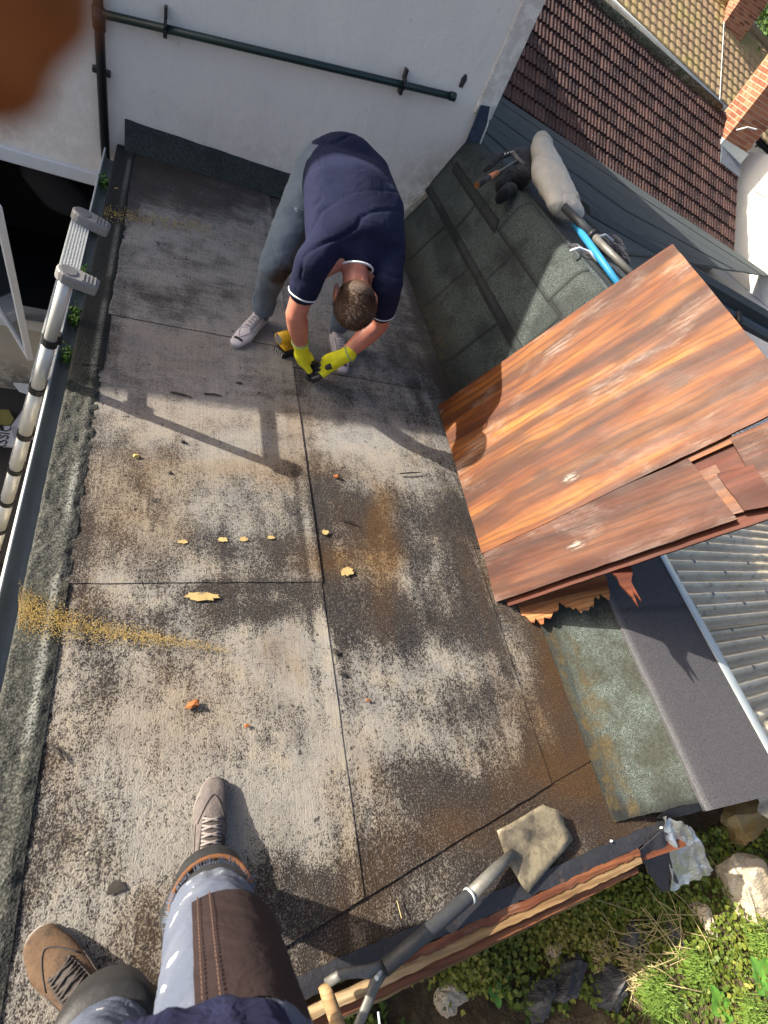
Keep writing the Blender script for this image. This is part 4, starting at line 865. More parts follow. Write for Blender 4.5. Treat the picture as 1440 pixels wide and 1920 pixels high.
# t-shirt
def shirtwarp(co, no):
    co = co.copy(); co[:, 0] = .74+(co[:, 0]-.74)*(1-.075*sm(2.15, 2.4, co[:, 1]))
    f1 = vnoise(co[:, 0]+.4*co[:, 1], co[:, 1]*.5+co[:, 2], 9, 13)-.5; edge = .35+sm(2.35, 2.05, co[:, 1])+sm(2.5, 2.7, co[:, 1]); f2 = np.abs(vnoise(co[:, 0]*.7-co[:, 1]*.9, co[:, 2]*1.2+co[:, 1]*.3, 8, 19, 2)-.5)
    low_ = sm(.56, .66, co[:, 2]); edge = edge*(.25+.75*low_)
    return co+no*(.008*f1*edge-.007*np.exp(-(f2/.03)**2)*edge+.004*(1-low_)+.004*(vnoise(co[:, 0]*2, co[:, 1], 14, 23)-.5))[:, None]
shirt = [[(V3(.575, 2.62, .80), (.085, .10, .115)), (V3(.885, 2.66, .80), (.085, .10, .115)), (V3(.73, 2.70, .85), (.17, .11, .10))],
 [(V3(.575, 2.62, .80), (.085, .10, .11)), (V3(.885, 2.66, .80), (.085, .10, .11)), (V3(.57, 2.40, .79), (.095, .1, .10)), (V3(.90, 2.42, .775), (.11, .1, .11)), (V3(.73, 2.45, .86), (.17, .12, .075))],
 [(V3(.57, 2.40, .79), (.095, .1, .10)), (V3(.90, 2.42, .775), (.11, .1, .11)), (V3(.73, 2.45, .86), (.17, .12, .075)), (V3(.60, 2.16, .70), (.095, .08, .09)), (V3(.89, 2.20, .69), (.10, .08, .09)), (V3(.735, 2.22, .80), (.15, .1, .055))],
 [(V3(.60, 2.16, .70), (.095, .08, .085)), (V3(.89, 2.20, .69), (.10, .08, .085)), (nk+V3(0, .0, .012), (.088, .055, .06)), (V3(.735, 2.22, .79), (.13, .09, .05))],
 [(V3(.60, 2.16, .70), .085), (shL, .075)], [(V3(.89, 2.2, .69), .085), (shR, .075)],
 [(shL, .074), (L_(shL, elL, .50), .062)], [(shR, .074), (L_(shR, elR, .62), .064)]]
sh = blob('t_shirt', shirt, .010, 7, M['navy'], wk, shirtwarp)
def ringtube(c_, ax, r1, r2, thick, a0=0, a1=2*math.pi, n=28, up=None):
    ax = np.array(ax, float); ax /= np.linalg.norm(ax); s_ = np.array(up if up is not None else [1, 0, 0], float); s_ -= ax*s_.dot(ax); s_ /= np.linalg.norm(s_); q_ = np.cross(ax, s_)
    return MB().tube([c_+s_*math.cos(t_)*r1+q_*math.sin(t_)*r2 for t_ in np.linspace(a0, a1, n)], thick, 6)
ringtube(L_(shL, elL, .55)+V3(.0, 0, -.0), elL-shL, .063, .063, .0042).build('sleeve_trim', M['whitetrim'], sh, True)
ringtube(L_(shR, elR, .68), elR-shR, .064, .064, .0042).build('sleeve_trim', M['whitetrim'], sh, True)
ringtube(nk+hdir*.046+V3(0, .0, .002), hdir+V3(0, -.1, 0), .075, .071, .0048).build('collar', M['whitetrim'], sh, True)
# joggers
def trwarp(co, no):
    return co+no*(.012*(vnoise(co[:, 0]*1.5, co[:, 2]*2+co[:, 1], 10, 33)-.5))[:, None]
tr = [[(hL+V3(.01, .02, 0), (.105, .115, .12)), (hR+V3(0, .02, 0), (.105, .115, .12))], [(hL, .108), (L_(hL, kL, .5), .092)], [(L_(hL, kL, .5), .092), (kL, .074)], [(hR, .108), (kR, .074)],
 [(kL, .073), (L_(kL, aL, .35)+V3(0, .02, 0), .066)], [(L_(kL, aL, .35)+V3(0, .02, 0), .066), (L_(kL, aL, .95), .045)], [(kR, .073), (L_(kR, aR, .35)+V3(0, .02, 0), .066)], [(L_(kR, aR, .35)+V3(0, .02, 0), .066), (L_(kR, aR, .95), .045)]]
tj = blob('joggers', tr, .009, 5, M['grey'], wk, trwarp)
for a_, k_ in ((aL, kL), (aR, kR)):
    for j in range(4): ringtube(L_(a_, k_, .10+.05*j)+V3(0, .006*j, 0), k_-a_, .050+.002*j, .050+.002*j, .008).build('cuff_fold', M['grey'], tj, True)
# dark knee stain and small white mark on the thigh
ml = L_(hL, kL, .42)+V3(-.02, -.085, .035); ex = V3(.75, -.1, -.35); ex /= np.linalg.norm(ex); ey = V3(.1, -.6, -.75); ey /= np.linalg.norm(ey)
mk = MB()
for s_ in (1, -1): mk.tube([ml+ex*t_*.022+ey*s_*(.010-.010*abs(t_)**2*1.4) for t_ in np.linspace(-1, 1, 9)], .0035, 6)
mk.build('printed_mark', M['whitetrim'], tj)
# shoes
M['shoew'] = simple('dirty_white_leather', (.56, .52, .53), .55, .12, 40, .2, .003, dirt=((.30, .26, .25), .62)); M['sole'] = simple('worn_rubber_sole', (.22, .21, .205), .7, .15, 40); M['lace'] = simple('grey_lace', (.30, .28, .29), .8)
M['sock'] = fabric('navy_sock', (.03, .035, .06), .9, .2, 30)
def shoe(par, heel, toe, mats, w=.05, hgt=.095, lace=True, letters=False, group=None):
    heel = np.array(heel); toe = np.array(toe); d = toe-heel; Ls = np.linalg.norm(d); d /= Ls; s_ = np.cross(V3(0, 0, 1), d); Z = V3(0, 0, 1)
    P = lambda a, b, z: heel+d*a*Ls+s_*b+Z*z
    hu = lambda a, b, z, r: (P(a, b, z), r)
    up_ = [[hu(.14, 0, .045, (.036, .036, .03)), hu(.16, 0, hgt, (.034, .036, .014)), hu(.45, 0, .05, (.04, .04, .035))], [hu(.45, 0, .05, (.041, .041, .034)), hu(.72, .004, .036, (.045, .045, .025))], [hu(.72, .004, .036, (.045, .045, .025)), hu(.90, .0, .030, (.034, .03, .018))], [hu(.16, 0, hgt, (.034, .036, .012)), hu(.50, 0, .07, (.03, .03, .018))]]
    so = [[hu(.12, 0, .014, (.036, .036, .012)), hu(.45, 0, .014, (.036, .036, .012))], [hu(.45, 0, .014, (.036, .036, .012)), hu(.74, .004, .014, (.047, .047, .012)), hu(.915, 0, .015, (.033, .031, .012))]]
    R_ = Matrix((s_, d, Z)).transposed()
    sc_ = w/.05
    up2_ = [([(c_, (r_[0]*sc_, r_[1], r_[2])) for c_, r_ in q], R_) for q in up_]; so2 = [([(c_, (r_[0]*sc_, r_[1], r_[2])) for c_, r_ in q], R_) for q in so]
    u = blob('shoe', up2_, .005, 4, mats[0], par); blob('sole', so2, .005, 2, mats[1], u)
    bvh = BVHTree.FromPolygons([v_.co.copy() for v_ in u.data.vertices], [tuple(p_.vertices) for p_ in u.data.polygons])
    def drape(a, b, lift=.001):
        q = P(a, b, .3); h_ = bvh.ray_cast(Vector(q), Vector((0, 0, -1)))[0]; return (np.array(h_)+Z*lift) if h_ is not None else P(a, b*.9, .03)
    if lace:
        sm1 = mats[3] if len(mats) > 3 else mats[1]
        tc = [(.60+.24*(1-abs(t_)**1.6), .036*sc_*t_) for t_ in np.linspace(-1, 1, 15)]
        MB().tube([drape(a, b) for a, b in tc], .0018, 5).build('toe_seam', sm1, u, True)
        for sg_ in (-1, 1):
            MB().tube([drape(a, sg_*sc_*b) for a, b in ((.66, .020), (.58, .024), (.50, .026), (.42, .027), (.34, .028))], .0028, 6).build('eyestay', sm1, u, True)
            MB().tube([drape(a, sg_*sc_*b) for a, b in ((.30, .034), (.40, .037), (.50, .039), (.60, .040))], .0016, 5).build('side_seam', sm1, u, True)
        tg = np.array([[drape(a, b*sc_, .0025) for b in (-.017, -.008, 0, .008, .017)] for a in np.linspace(.30, .64, 9)]); MB().grid(tg).build('tongue', mats[2], u, True, False)
        for i, a in enumerate((.37, .43, .49, .55, .61)):
            q = MB(); q.tube([drape(a, -.024*sc_, .003), drape(a+.012, -.01, .006), drape(a+.024, .01, .005), drape(a+.035, .024*sc_, .003)], .003, 6); q.tube([drape(a, .024*sc_, .003), drape(a+.012, .01, .007), drape(a+.024, -.01, .006), drape(a+.035, -.024*sc_, .003)], .003, 6); q.build('lace', mats[4] if len(mats) > 4 else mats[2], u, True)
    if False:
        for i, a in enumerate((.42, .49, .56, .63, .69)):
            z = hgt+.001-.034*(i/4)**.9; q = MB()
            q.tube([P(a, -.03*sc_, z-.010), P(a+.02, -.008, z+.004), P(a+.035, .03*sc_, z-.010)], .0036, 6); q.tube([P(a, .03*sc_, z-.009), P(a+.02, .008, z+.006), P(a+.035, -.03*sc_, z-.009)], .0036, 6); q.build('lace', mats[2], u, True)
        q = MB(); q.tube([P(.42, .0, .094), P(.44, .02, .10), P(.50, .035, .085), P(.47, .045, .07)], .003, 6); q.tube([P(.42, .0, .094), P(.44, -.02, .10), P(.52, -.035, .082), P(.58, -.04, .06)], .003, 6); q.build('lace_bow', mats[2], u, True)
    if letters:
        for i in range(4):
            b = -.018+.012*i; q = MB(); q.tube([drape(.855, b-.003), drape(.90, b-.002)], .0022, 4); q.tube([drape(.855, b+.004), drape(.90, b+.004)], .0022, 4); q.tube([drape(.875, b-.003), drape(.877, b+.004)], .002, 4); q.build('toe_print', M['collar'], u)
    return u
wm = (M['shoew'], M['sole'], M['lace'], M['lace'], M['shoew'])
shoe(wk, at(497, 606, 0)+V3(.0, .02, 0), at(436, 656, 0), wm, .052, letters=True)
shoe(wk, V3(.875, 2.475, 0), at(641, 706, 0), wm, .052, letters=True)
for a_, k_ in ((aL, kL), (aR, kR)): MB().tube([a_+V3(0, 0, -.03), a_+V3(0, 0, .05)], [.04, .041], 14).build('sock', M['sock'], wk, True)
# gloves: yellow knit with black dipped fingers, both hands round a black roll
M['glove'] = simple('yellow_knit_glove', (.62, .60, .02), .85, .12, 250, .35, .002); M['dip'] = simple('black_latex', (.014, .014, .016), .45, .3, 60, .3, spec=.5); M['gcuff'] = simple('green_glove_cuff', (.30, .42, .16), .8)
def hand(wr, kn, fing, thumb, spread, nm):
    """wr wrist, kn knuckle centre; fing: list of (knuckle offset, joint1, joint2, tip)"""
    wr = np.array(wr); kn = np.array(kn); mid = L_(wr, kn, .5)
    pr = [[(wr-(kn-wr)*.3, .040), (wr, .038)], [(wr, .037), (kn+spread*.034, .024), (kn-spread*.034, .024)], [(mid, .041), (kn, .030)]]
    for f_ in fing: pr.append([(kn+spread*f_[0], .0185), (kn+spread*f_[0]+f_[1], .0165)])
    pr.append([(L_(wr, kn, .3)+thumb[0]*.5, .022), (L_(wr, kn, .3)+thumb[0], .0165)]); pr.append([(L_(wr, kn, .3)+thumb[0], .0165), (L_(wr, kn, .3)+thumb[1], .0135)])
    g_ = blob('glove', pr, .0042, 3, M['glove'], wk)
    for f_ in fing:
        a, b, c_ = kn+spread*f_[0]+f_[1], kn+spread*f_[0]+f_[2], kn+spread*f_[0]+f_[3]
        blob('finger_dip', [[(L_(kn+spread*f_[0], a, .8), .0172), (a, .0170)], [(a, .0170), (b, .0158)], [(b, .0158), (c_, .0135)]], .0035, 2, M['dip'], g_)
    blob('finger_dip', [[(L_(wr, kn, .3)+L_(thumb[0], thumb[1], .55), .0152), (L_(wr, kn, .3)+thumb[1], .014)]], .0035, 2, M['dip'], g_)
    ringtube(L_(wr, kn, -.34), kn-wr, .0405, .0405, .0045).build('cuff', M['gcuff'], g_, True)
    return g_
roll_c = V3(.690, 2.062, .075)
k1 = V3(.628, 2.080, .110); s1_ = V3(.25, -.85, .15); s1_ /= np.linalg.norm(s1_); f1 = V3(.035, -.01, -.038); 
hand(wrL, k1, [(o_, f1*1.0, f1*1.0+V3(.030, .0, -.016)*l_, f1+V3(.050, .004, .004)*l_) for o_, l_ in ((.043, .95), (.0145, 1.05), (-.0145, 1.0), (-.042, .8))], (V3(.045, -.005, -.015), V3(.078, -.004, -.055)), s1_, 'L')
k2 = V3(.752, 2.060, .135); s2_ = V3(.1, .8, .35); s2_ /= np.linalg.norm(s2_); f2 = V3(-.032, -.014, -.030)
hand(wrR, k2, [(o_, f2*1.0, f2+V3(-.026, .004, -.024)*l_, f2+V3(-.020, .012, -.046)*l_) for o_, l_ in ((.042, .8), (.0145, 1.0), (-.0145, 1.05), (-.043, .95))], (V3(-.02, -.035, -.012), V3(-.058, -.042, -.036)), s2_, 'R')
settle(wk)
rl = ringtube(roll_c+V3(0, 0, -.02), V3(.2, -.5, .8), .036, .036, .014, n=30).build('tape_roll', M['dip'], None, True); tag(rl, 'small black roll held between the yellow gloves', 'roll')
# cordless drill standing by the glove
dr = thing('cordless_drill', 'yellow and black cordless drill beside the left yellow glove', 'drill', tuple(at(538, 655)))
M['yel'] = simple('yellow_tool_plastic', (.62, .36, .02), .4, .1, 40); M['tblack'] = simple('black_tool_plastic', (.02, .02, .022), .5); M['tgrey'] = simple('grey_vent', (.3, .3, .3), .5)
dc = at(536, 650, .05); Rz = Matrix.Translation(Vector(dc)) @ Matrix.Rotation(math.radians(35), 4, 'Z')
MB().box((-.045, -.04, -.05), (.045, .04, -.008), Rz).build('battery', M['tblack'], dr, bevel=.006); MB().box((-.03, -.03, -.008), (.03, .028, .05), Rz).build('handle', M['yel'], dr, bevel=.008)
MB().tube([Rz @ Vector((-.07, 0, .07)), Rz @ Vector((.06, 0, .07))], .032, 14).build('motor_housing', M['yel'], dr, True); MB().tube([Rz @ Vector((.06, 0, .07)), Rz @ Vector((.10, 0, .07)), Rz @ Vector((.12, 0, .07))], [.025, .02, .012], 12).build('chuck', M['tblack'], dr, True)
for i in range(6): MB().box((-.074, -.022+.008*i, .05), (-.066, -.018+.008*i, .09), Rz).build('vent_slot', M['tgrey'], dr)
for i in range(4): MB().box((-.047, -.03+.016*i, -.045), (-.0445, -.022+.016*i, -.012), Rz).build('battery_rib', M['tgrey'], dr)
settle(dr)

# ------------------------------------------------------------------ the photographer, seen from above
ph = thing('person', 'photographer in paint-splashed jeans and dirty trainers, seen from above at the bottom', 'person', (0, -.15, 0))
M['jean'] = None
k = NT('paint_splashed_denim', .9, .2); n1 = k.noise(5, 4, .6); n2 = k.noise(300, 2, .5); n3 = k.noise(20, 5, .65)
c = k.ramp(n1, [(.3, (.07, .086, .13)), (.55, (.105, .122, .165)), (.75, (.15, .163, .195))]); c = k.mix(k.step(n3, .61, .66), c, (.50, .50, .49)); c = k.mix(.3, c, k.ramp(n2, [(.3, (.6, .6, .6)), (.7, (1, 1, 1))]), 'MULTIPLY'); M['jean'] = k.set(c, .9, k.bump(n2, .3, .002, k.bump(n1, .6, .03)))
M['patch'] = fabric('brown_holster_canvas', (.032, .021, .021), .95, .25, 14, .0); M['sweat'] = fabric('navy_fleece', (.018, .020, .052), 1.0, .5, 18, .0, 160)
M['pad'] = simple('black_knee_pad', (.022, .022, .023), .55, .4, 40, .4, .004, dirt=((.05, .047, .042), .64)); M['orange'] = simple('orange_pad_lining', (.15, .062, .022), .85, .3)
M['suede'] = simple('dusty_beige_suede', (.105, .064, .038), .95, .45, 40, .6, .006, dirt=((.032, .025, .02), .50)); M['suede2'] = simple('dusty_grey_suede', (.115, .098, .092), .95, .45, 45, .7, .007, dirt=((.028, .022, .024), .47)); M['dsole'] = simple('grimy_sole', (.17, .155, .14), .85, .25, 40); M['dlace'] = simple('dark_lace', (.05, .042, .038), .85); M['psock'] = fabric('purple_blue_sock', (.075, .075, .20), .95, .2, 30)
M['dlace2'] = simple('brown_thread', (.10, .06, .045), .8); M['palelace'] = simple('dusty_lace', (.22, .19, .18), .9)
f1h, f1t = V3(.150, -.085, 0), at(401, 1456, 0)+V3(.0, -.005, 0)
a1, k1_, h1 = V3(.150, -.045, .10), V3(.128, -.085, .49), V3(.105, -.235, .93)
a2, k2_, h2 = V3(-.055, -.235, .10), V3(-.045, -.235, .50), V3(-.085, -.27, .93)
pb = [[(V3(.01, -.27, .95), (.16, .12, .10)), (V3(.0, -.32, 1.35), (.18, .11, .10))], [(V3(0, -.33, 1.42), .065), (V3(0, -.30, 1.58), .058)], [(V3(0, -.30, 1.66), (.076, .095, .11))], [(V3(0, -.24, 1.59), (.05, .045, .05))],
 [(V3(.19, -.33, 1.40), .06), (V3(.27, -.37, 1.12), .045)], [(V3(.27, -.37, 1.12), .044), (V3(.27, -.36, .88), .03)], [(V3(.27, -.36, .88), .035), (V3(.265, -.35, .76), .025)],
 [(V3(-.19, -.33, 1.40), .06), (V3(-.31, -.20, 1.34), .046)], [(V3(-.31, -.20, 1.34), .045), (V3(-.17, -.055, 1.66), .03)],
 [(h1, .085), (k1_, .055)], [(h2, .085), (k2_, .055)], [(k1_, .055), (a1, .038)], [(k2_, .055), (a2, .038)]]
blob('body', pb, .010, 5, M['skin'], ph)
blob('hair', [[(V3(0, -.315, 1.69), (.085, .098, .10))]], .01, 3, M['hair'], ph)
sw = [[(V3(-.075, -.245, 1.00), (.125, .128, .06)), (V3(.075, -.245, 1.00), (.115, .125, .06)), (V3(0, -.31, 1.36), (.19, .12, .10))], [(V3(.17, -.33, 1.38), .08), (V3(.27, -.37, 1.12), .06)], [(V3(.27, -.37, 1.12), .06), (V3(.27, -.36, .92), .045)], [(V3(-.17, -.33, 1.38), .08), (V3(-.31, -.2, 1.34), .062)], [(V3(-.31, -.2, 1.34), .062), (V3(-.2, -.09, 1.60), .045)]]
def swwarp(co, no): return co+no*(.022*(vnoise(co[:, 0]*1.3+7, co[:, 1]+co[:, 2]*.7, 13, 3)-.5)+.006*(vnoise(co[:, 0], co[:, 1]+co[:, 2], 55, 8)-.5))[:, None]
blob('jumper', sw, .009, 4, M['sweat'], ph, swwarp)
def jwarp(co, no):
    f2 = np.abs(vnoise(co[:, 0]*1.1+co[:, 1]*.4, co[:, 2]*2.0+co[:, 1], 9, 67, 2)-.5)
    return co+no*(.014*(vnoise(co[:, 0]*1.2, co[:, 2]*1.6+co[:, 1], 13, 63)-.5)-.007*np.exp(-(f2/.04)**2))[:, None]
jn = blob('jeans', [[(h1, (.105, .105, .09)), (h2, (.105, .105, .09))], [(h1, .10), (L_(h1, k1_, .55), .090)], [(L_(h1, k1_, .55), .090), (L_(h1, k1_, 1.0), .081)], [(h2, .10), (k2_, .08)], [(k2_, .08), (L_(k2_, a2, .85), .062)]], .008, 3, M['jean'], ph, jwarp)
# frayed hem fringe above the knee pad
ax = (k1_-h1)/np.linalg.norm(k1_-h1); s_ = np.cross(ax, V3(0, 1, 0)); s_ /= np.linalg.norm(s_); q_ = np.cross(ax, s_); mb = MB(); hc = L_(h1, k1_, 1.07)
for i in range(420):
    t_ = random.uniform(0, 6.283); rr = .079; b0 = hc+(s_*math.cos(t_)+q_*math.sin(t_))*rr; tip = b0+ax*random.uniform(.004, .014)+(s_*math.cos(t_)+q_*math.sin(t_))*random.uniform(-.002, .012)
    mb.tube([b0, tip], [.0011, .0005], 3, caps=False)
mb.build('frayed_hem', M['jean'], jn)
# brown holster patch wrapped over the thigh
def wrap(axA, axB, t0, t1, a0, a1, rad, n=18, m_=24, up=V3(0, 0, 1)):
    ax = (axB-axA)/np.linalg.norm(axB-axA); u_ = V3(1, 0, 0)-ax*ax[0]; u_ /= np.linalg.norm(u_); v_ = np.cross(ax, u_)
    return np.array([[L_(axA, axB, t)+(u_*math.cos(a)+v_*math.sin(a))*(rad+.004*(vnoise(t*2, a, 5, 4)-.5)) for a in np.linspace(a0, a1, m_)] for t in np.linspace(t0, t1, n)])
Pw = wrap(h1, k1_, .10, .70, -.35, 1.75, .105); 
Pw2 = wrap(h1, k1_, .02, .66, -2.0, 1.2, .103)
pk = MB().sheet(Pw if Pw[..., 1].mean() > Pw2[..., 1].mean() else Pw2, .004).build('holster_pocket', M['patch'], ph, True)
for a_ in (-1.9, -1.72):
    Ps = wrap(h1, k1_, .02, .66, a_, a_+.02, .1075, 30, 2)
    for i in range(0, 29): MB().tube([Ps[i, 0], L_(Ps[i, 0], Ps[i+1, 0], .6)], .0011, 4).build('stitch', M['orange'] if False else M['dlace2'], pk)
# knee pad ring
axs = (a1-k1_)/np.linalg.norm(a1-k1_); kc = L_(k1_, a1, .30)+V3(0, -.012, 0)
blob('knee_pad', [[(kc+V3(0, .012, .030), (.094, .088, .024)), (kc+V3(0, .015, -.03), (.086, .086, .03))], [(kc+V3(-.0, .062, .005), (.072, .058, .035))]], .007, 3, M['pad'], ph, lambda co, no: co+no*(.006*(vnoise(co[:, 0], co[:, 1]+co[:, 2], 22, 5)-.5))[:, None])
ringtube(kc+V3(0, .022, .050), V3(0, .1, 1), .080, .076, .005).build('pad_lining', M['orange'], ph, True)
MB().tube([kc+V3(-.08, -.02, .0), kc+V3(-.085, .02, -.05), kc+V3(-.05, .075, -.07)], .012, 8, flat=(1, .4)).build('pad_strap', M['pad'], ph, True)
kc2 = L_(k2_, a2, .15); blob('knee_pad', [[(kc2+V3(0, .03, .03), (.085, .075, .03)), (kc2+V3(0, .04, -.04), (.078, .075, .03))]], .008, 3, M['pad'], ph)
MB().tube([L_(k1_, a1, .35), L_(k1_, a1, .8), a1+V3(0, 0, -.02)], [.058, .047, .042], 16).build('sock', M['psock'], ph, True)
u1 = shoe(ph, f1h, f1t, (M['suede2'], M['dsole'], M['dlace'], M['dlace'], M['palelace']), .052, .10)
t2 = at(66, 1748, 0); d2 = V3(-.66, .75, 0); u2 = shoe(ph, t2-d2*.285, t2, (M['suede'], M['dsole'], M['dlace'], M['dlace'], M['dlace']), .056, .10)
# gloved fingers of the hand that holds the phone, close to the lens
M['bglove'] = simple('brown_leather_glove', (.26, .085, .02), .85, .8, 120, .3, .001, dirt=((.03, .012, .008), .56))
fp = lambda u_, v_, d_: EYE+ray(u_, v_)/np.linalg.norm(ray(u_, v_))*d_
g_ = blob('glove', [[(V3(-.17, -.055, 1.66), .036), (V3(-.125, .0, 1.725), .034)], [(V3(-.125, .0, 1.725), .034), (fp(-700, -300, .10), .026)], [(fp(-700, -300, .10), .014), (fp(-260, -120, .065), .0085)], [(fp(-260, -120, .065), .0075), (fp(50, -50, .055), .0046), ], [(fp(-720, 60, .095), .012), (fp(-330, 40, .065), .0075)], [(fp(-330, 40, .065), .0065), (fp(-20, 110, .055), .0040)], [(fp(-20, 110, .055), .0032), (fp(22, 190, .054), .0012)]], .0016, 3, M['bglove'], ph)
settle(ph)

# ------------------------------------------------------------------ bank in front of the roof
def bz(x, y):
    x = np.asarray(x, float); y = np.asarray(y, float)
    z = -.68+.20*sm(-.55, -1.0, y)+.26*sm(1.5, 2.7, x)+.10*(vnoise(x, y, 2.6, 91)-.5)+.05*(vnoise(x, y, 8, 95)-.5)
    return z-1.9*sm(-.1, .25, y)*sm(2.95, 2.4, x)*0-.25*sm(-.30, -.18, y)*sm(2.2, 2.0, x)
k = NT('bank_soil', .95, .15); n1 = k.noise(6, 5, .7); n2 = k.noise(40, 4, .7); c = k.ramp(n1, [(.3, (.03, .022, .014)), (.5, (.075, .055, .034)), (.7, (.16, .125, .08))]); c = k.mix(k.step(n2, .55, .7), c, (.05, .06, .02)); M['soil'] = k.set(c, .95, k.bump(k.math('ADD', n1, n2), .9, .02))
X, Y = np.meshgrid(np.linspace(-1.2, 6.5, 230), np.linspace(-4.5, -.17, 140), indexing='ij'); mb = MB().sheet(np.stack([X, Y, bz(X, Y)], -1), 2.2); tag(mb.build('bank', M['soil'], None, True, False), kind='structure')
# bank right of the kerb, towards the corrugated roof
k = NT('slate_rock', .75, .3); n1 = k.noise(1, 5, .65, k.co((3, 22, 3))); n2 = k.noise(12, 5, .7); c = k.ramp(n1, [(.3, (.025, .026, .030)), (.5, (.075, .075, .08)), (.7, (.17, .16, .15))]); c = k.mix(k.step(n2, .6, .7), c, (.16, .13, .08)); M['slate'] = k.set(c, .7, k.bump(k.math('ADD', n1, k.math('MULTIPLY', n2, .5)), .9, .03))
k = NT('pale_sandstone', .9, .2); n1 = k.noise(5, 5, .7); n2 = k.noise(1, 5, .7, k.co((6, 30, 6))); c = k.ramp(n1, [(.3, (.36, .28, .17)), (.55, (.52, .44, .32)), (.75, (.62, .56, .46))]); c = k.mix(k.step(n2, .66, .72), c, (.10, .08, .06)); M['sand'] = k.set(c, .9, k.bump(k.math('ADD', n1, n2), .8, .03))
def rock(u, v, z, size, rot, mat, label, seed, flat=.5):
    size = tuple(q*.72 for q in size); z -= .10
    c_ = at(u, v, z); c_[2] = max(float(bz(c_[0], c_[1]))+size[2]*.25, z-.2); r = np.random.default_rng(seed)
    Rm = Matrix.Rotation(rot, 3, 'Z') @ Matrix.Rotation(.25, 3, 'X')
    bm = bmesh.new()
    for i in range(26):
        d = r.normal(size=3); d /= np.linalg.norm(d); d = np.sign(d)*np.abs(d)**.6; bm.verts.new(Vector(c_)+Rm @ Vector((d[0]*size[0]*r.uniform(.75, 1), d[1]*size[1]*r.uniform(.75, 1), d[2]*size[2]*r.uniform(.8, 1))))
    h = bmesh.ops.convex_hull(bm, input=bm.verts); bmesh.ops.delete(bm, geom=[g for g in bm.verts if not g.link_faces], context='VERTS')
    bmesh.ops.subdivide_edges(bm, edges=bm.edges[:], cuts=2, use_grid_fill=True)
    for v_ in bm.verts: v_.co += Vector(r.normal(size=3)*.004)
    me = bpy.data.meshes.new('rock'); bm.to_mesh(me); bm.free()
    return tag(obj('rock', me, mat, None, False), label, 'rock', 'rocks on the bank')
rock(1085, 1835, -.42, (.17, .05, .13), .5, M['slate'], 'dark slate slab standing on edge at the bottom of the bank', 1)
rock(1145, 1850, -.42, (.14, .045, .13), .6, M['slate'], 'split slate slab leaning beside the grass tuft', 2)
rock(1030, 1880, -.44, (.15, .05, .11), .4, M['slate'], 'leftmost dark slate slab at the bottom edge', 3)
rock(1205, 1770, -.38, (.13, .10, .06), .2, M['slate'], 'flat grey slate half buried above the grass tuft', 4)
rock(1275, 1755, -.34, (.09, .06, .07), 1.0, M['slate'], 'small dark stone among the dry stalks', 5)
rock(1452, 1670, -.17, (.22, .26, .14), .1, M['sand'], 'large cream boulder at the right edge of the bank', 6)
rock(1350, 1730, -.30, (.16, .07, .06), -1.0, M['sand'], 'pale flat stone below the cream boulder', 7)
rock(1415, 1530, -.22, (.25, .14, .12), .2, mat_wood('ochre_stone', [(.3, .2, .08), (.38, .28, .12), (.45, .35, .18), (.5, .42, .25)], .5, 0, .6, (.5, .45, .3), .9, False), 'ochre stone shelf under the end of the grey kerb', 8)
rock(870, 1880, -.46, (.12, .07, .05), .3, M['sand'], 'tan stone in the shade under the roof edge', 9)
rock(1075, 1790, -.42, (.07, .05, .04), .1, M['sand'], 'small tan pebble stone between the creeping plants', 10)
rock(1330, 1600, -.27, (.09, .07, .05), .1, M['slate'], 'grey stone just below the torn flashing', 12)
# creeping ground cover
k = NT('creeper_leaf', .6, .3); at_ = k.sep(k.attr('st').outputs['Vector']); c = k.ramp(at_[0], [(.0, (.03, .055, .010)), (.4, (.08, .125, .018)), (.7, (.19, .205, .03)), (1, (.27, .21, .06))]); k.set(c, .55, Subsurface_Weight=.0); k.put(k.b.inputs['Transmission Weight'], 0.0); M['leaf'] = k.m
def leaves(n, region, smin, smax, name, label, seed, hmax=.05, tone=(.0, .8), group=None, kind='stuff'):
    r = np.random.default_rng(seed); V = []; Fc = []; C = []
    while len(Fc) < n:
        x, y = region(r); 
        if x is None: continue
        h = r.random()**1.5*hmax; c_ = V3(x, y, float(bz(x, y))+.004+h); s = r.uniform(smin, smax); nrm = r.normal(size=3)*.45+V3(0, 0, 1); nrm /= np.linalg.norm(nrm)
        a = np.cross(nrm, r.normal(size=3)); a /= np.linalg.norm(a); b = np.cross(nrm, a); o = len(V)
        for t_, rr, up_ in ((0, .35, 0), (.9, 1, .15), (1.9, .95, .2), (2.75, 1.05, .05), (3.53, 1.05, .05), (4.4, .95, .2), (5.4, 1, .15)): V.append(c_+(a*math.cos(t_)+b*math.sin(t_))*s*rr+nrm*up_*s)
        Fc.append(tuple(range(o, o+7))); tn = tone[0]+(tone[1]-tone[0])*np.clip(.35*r.random()+.65*vnoise(x, y, 3.5, 7)+.25*h/hmax-.05, 0, 1); C += [(tn, 0, 0)]*7
    mb = MB(); mb.v = [tuple(v) for v in V]; mb.f = Fc; mb.mi = [0]*len(Fc); o = mb.build(name, M['leaf'], None, False, False); setattr_pt(o.data, 'st', np.array(C)); tag(o, label, 'plants', group, kind); return o
def reg_bank(r):
    x, y = r.uniform(.5, 3.2), -.33-abs(r.normal())*.38
    if y < -1.3: return None, None
    dns = vnoise(x, y, 3.2, 55); ok = dns > .42+.1*(y < -.75)
    u_, v_ = proj_px((x, y, -.45))
    return (x, y) if ok else (None, None)
def proj_px(p):
    c_ = RC @ (np.array(p)-EYE); return CX+F*c_[0]/c_[2], CY+F*c_[1]/c_[2]
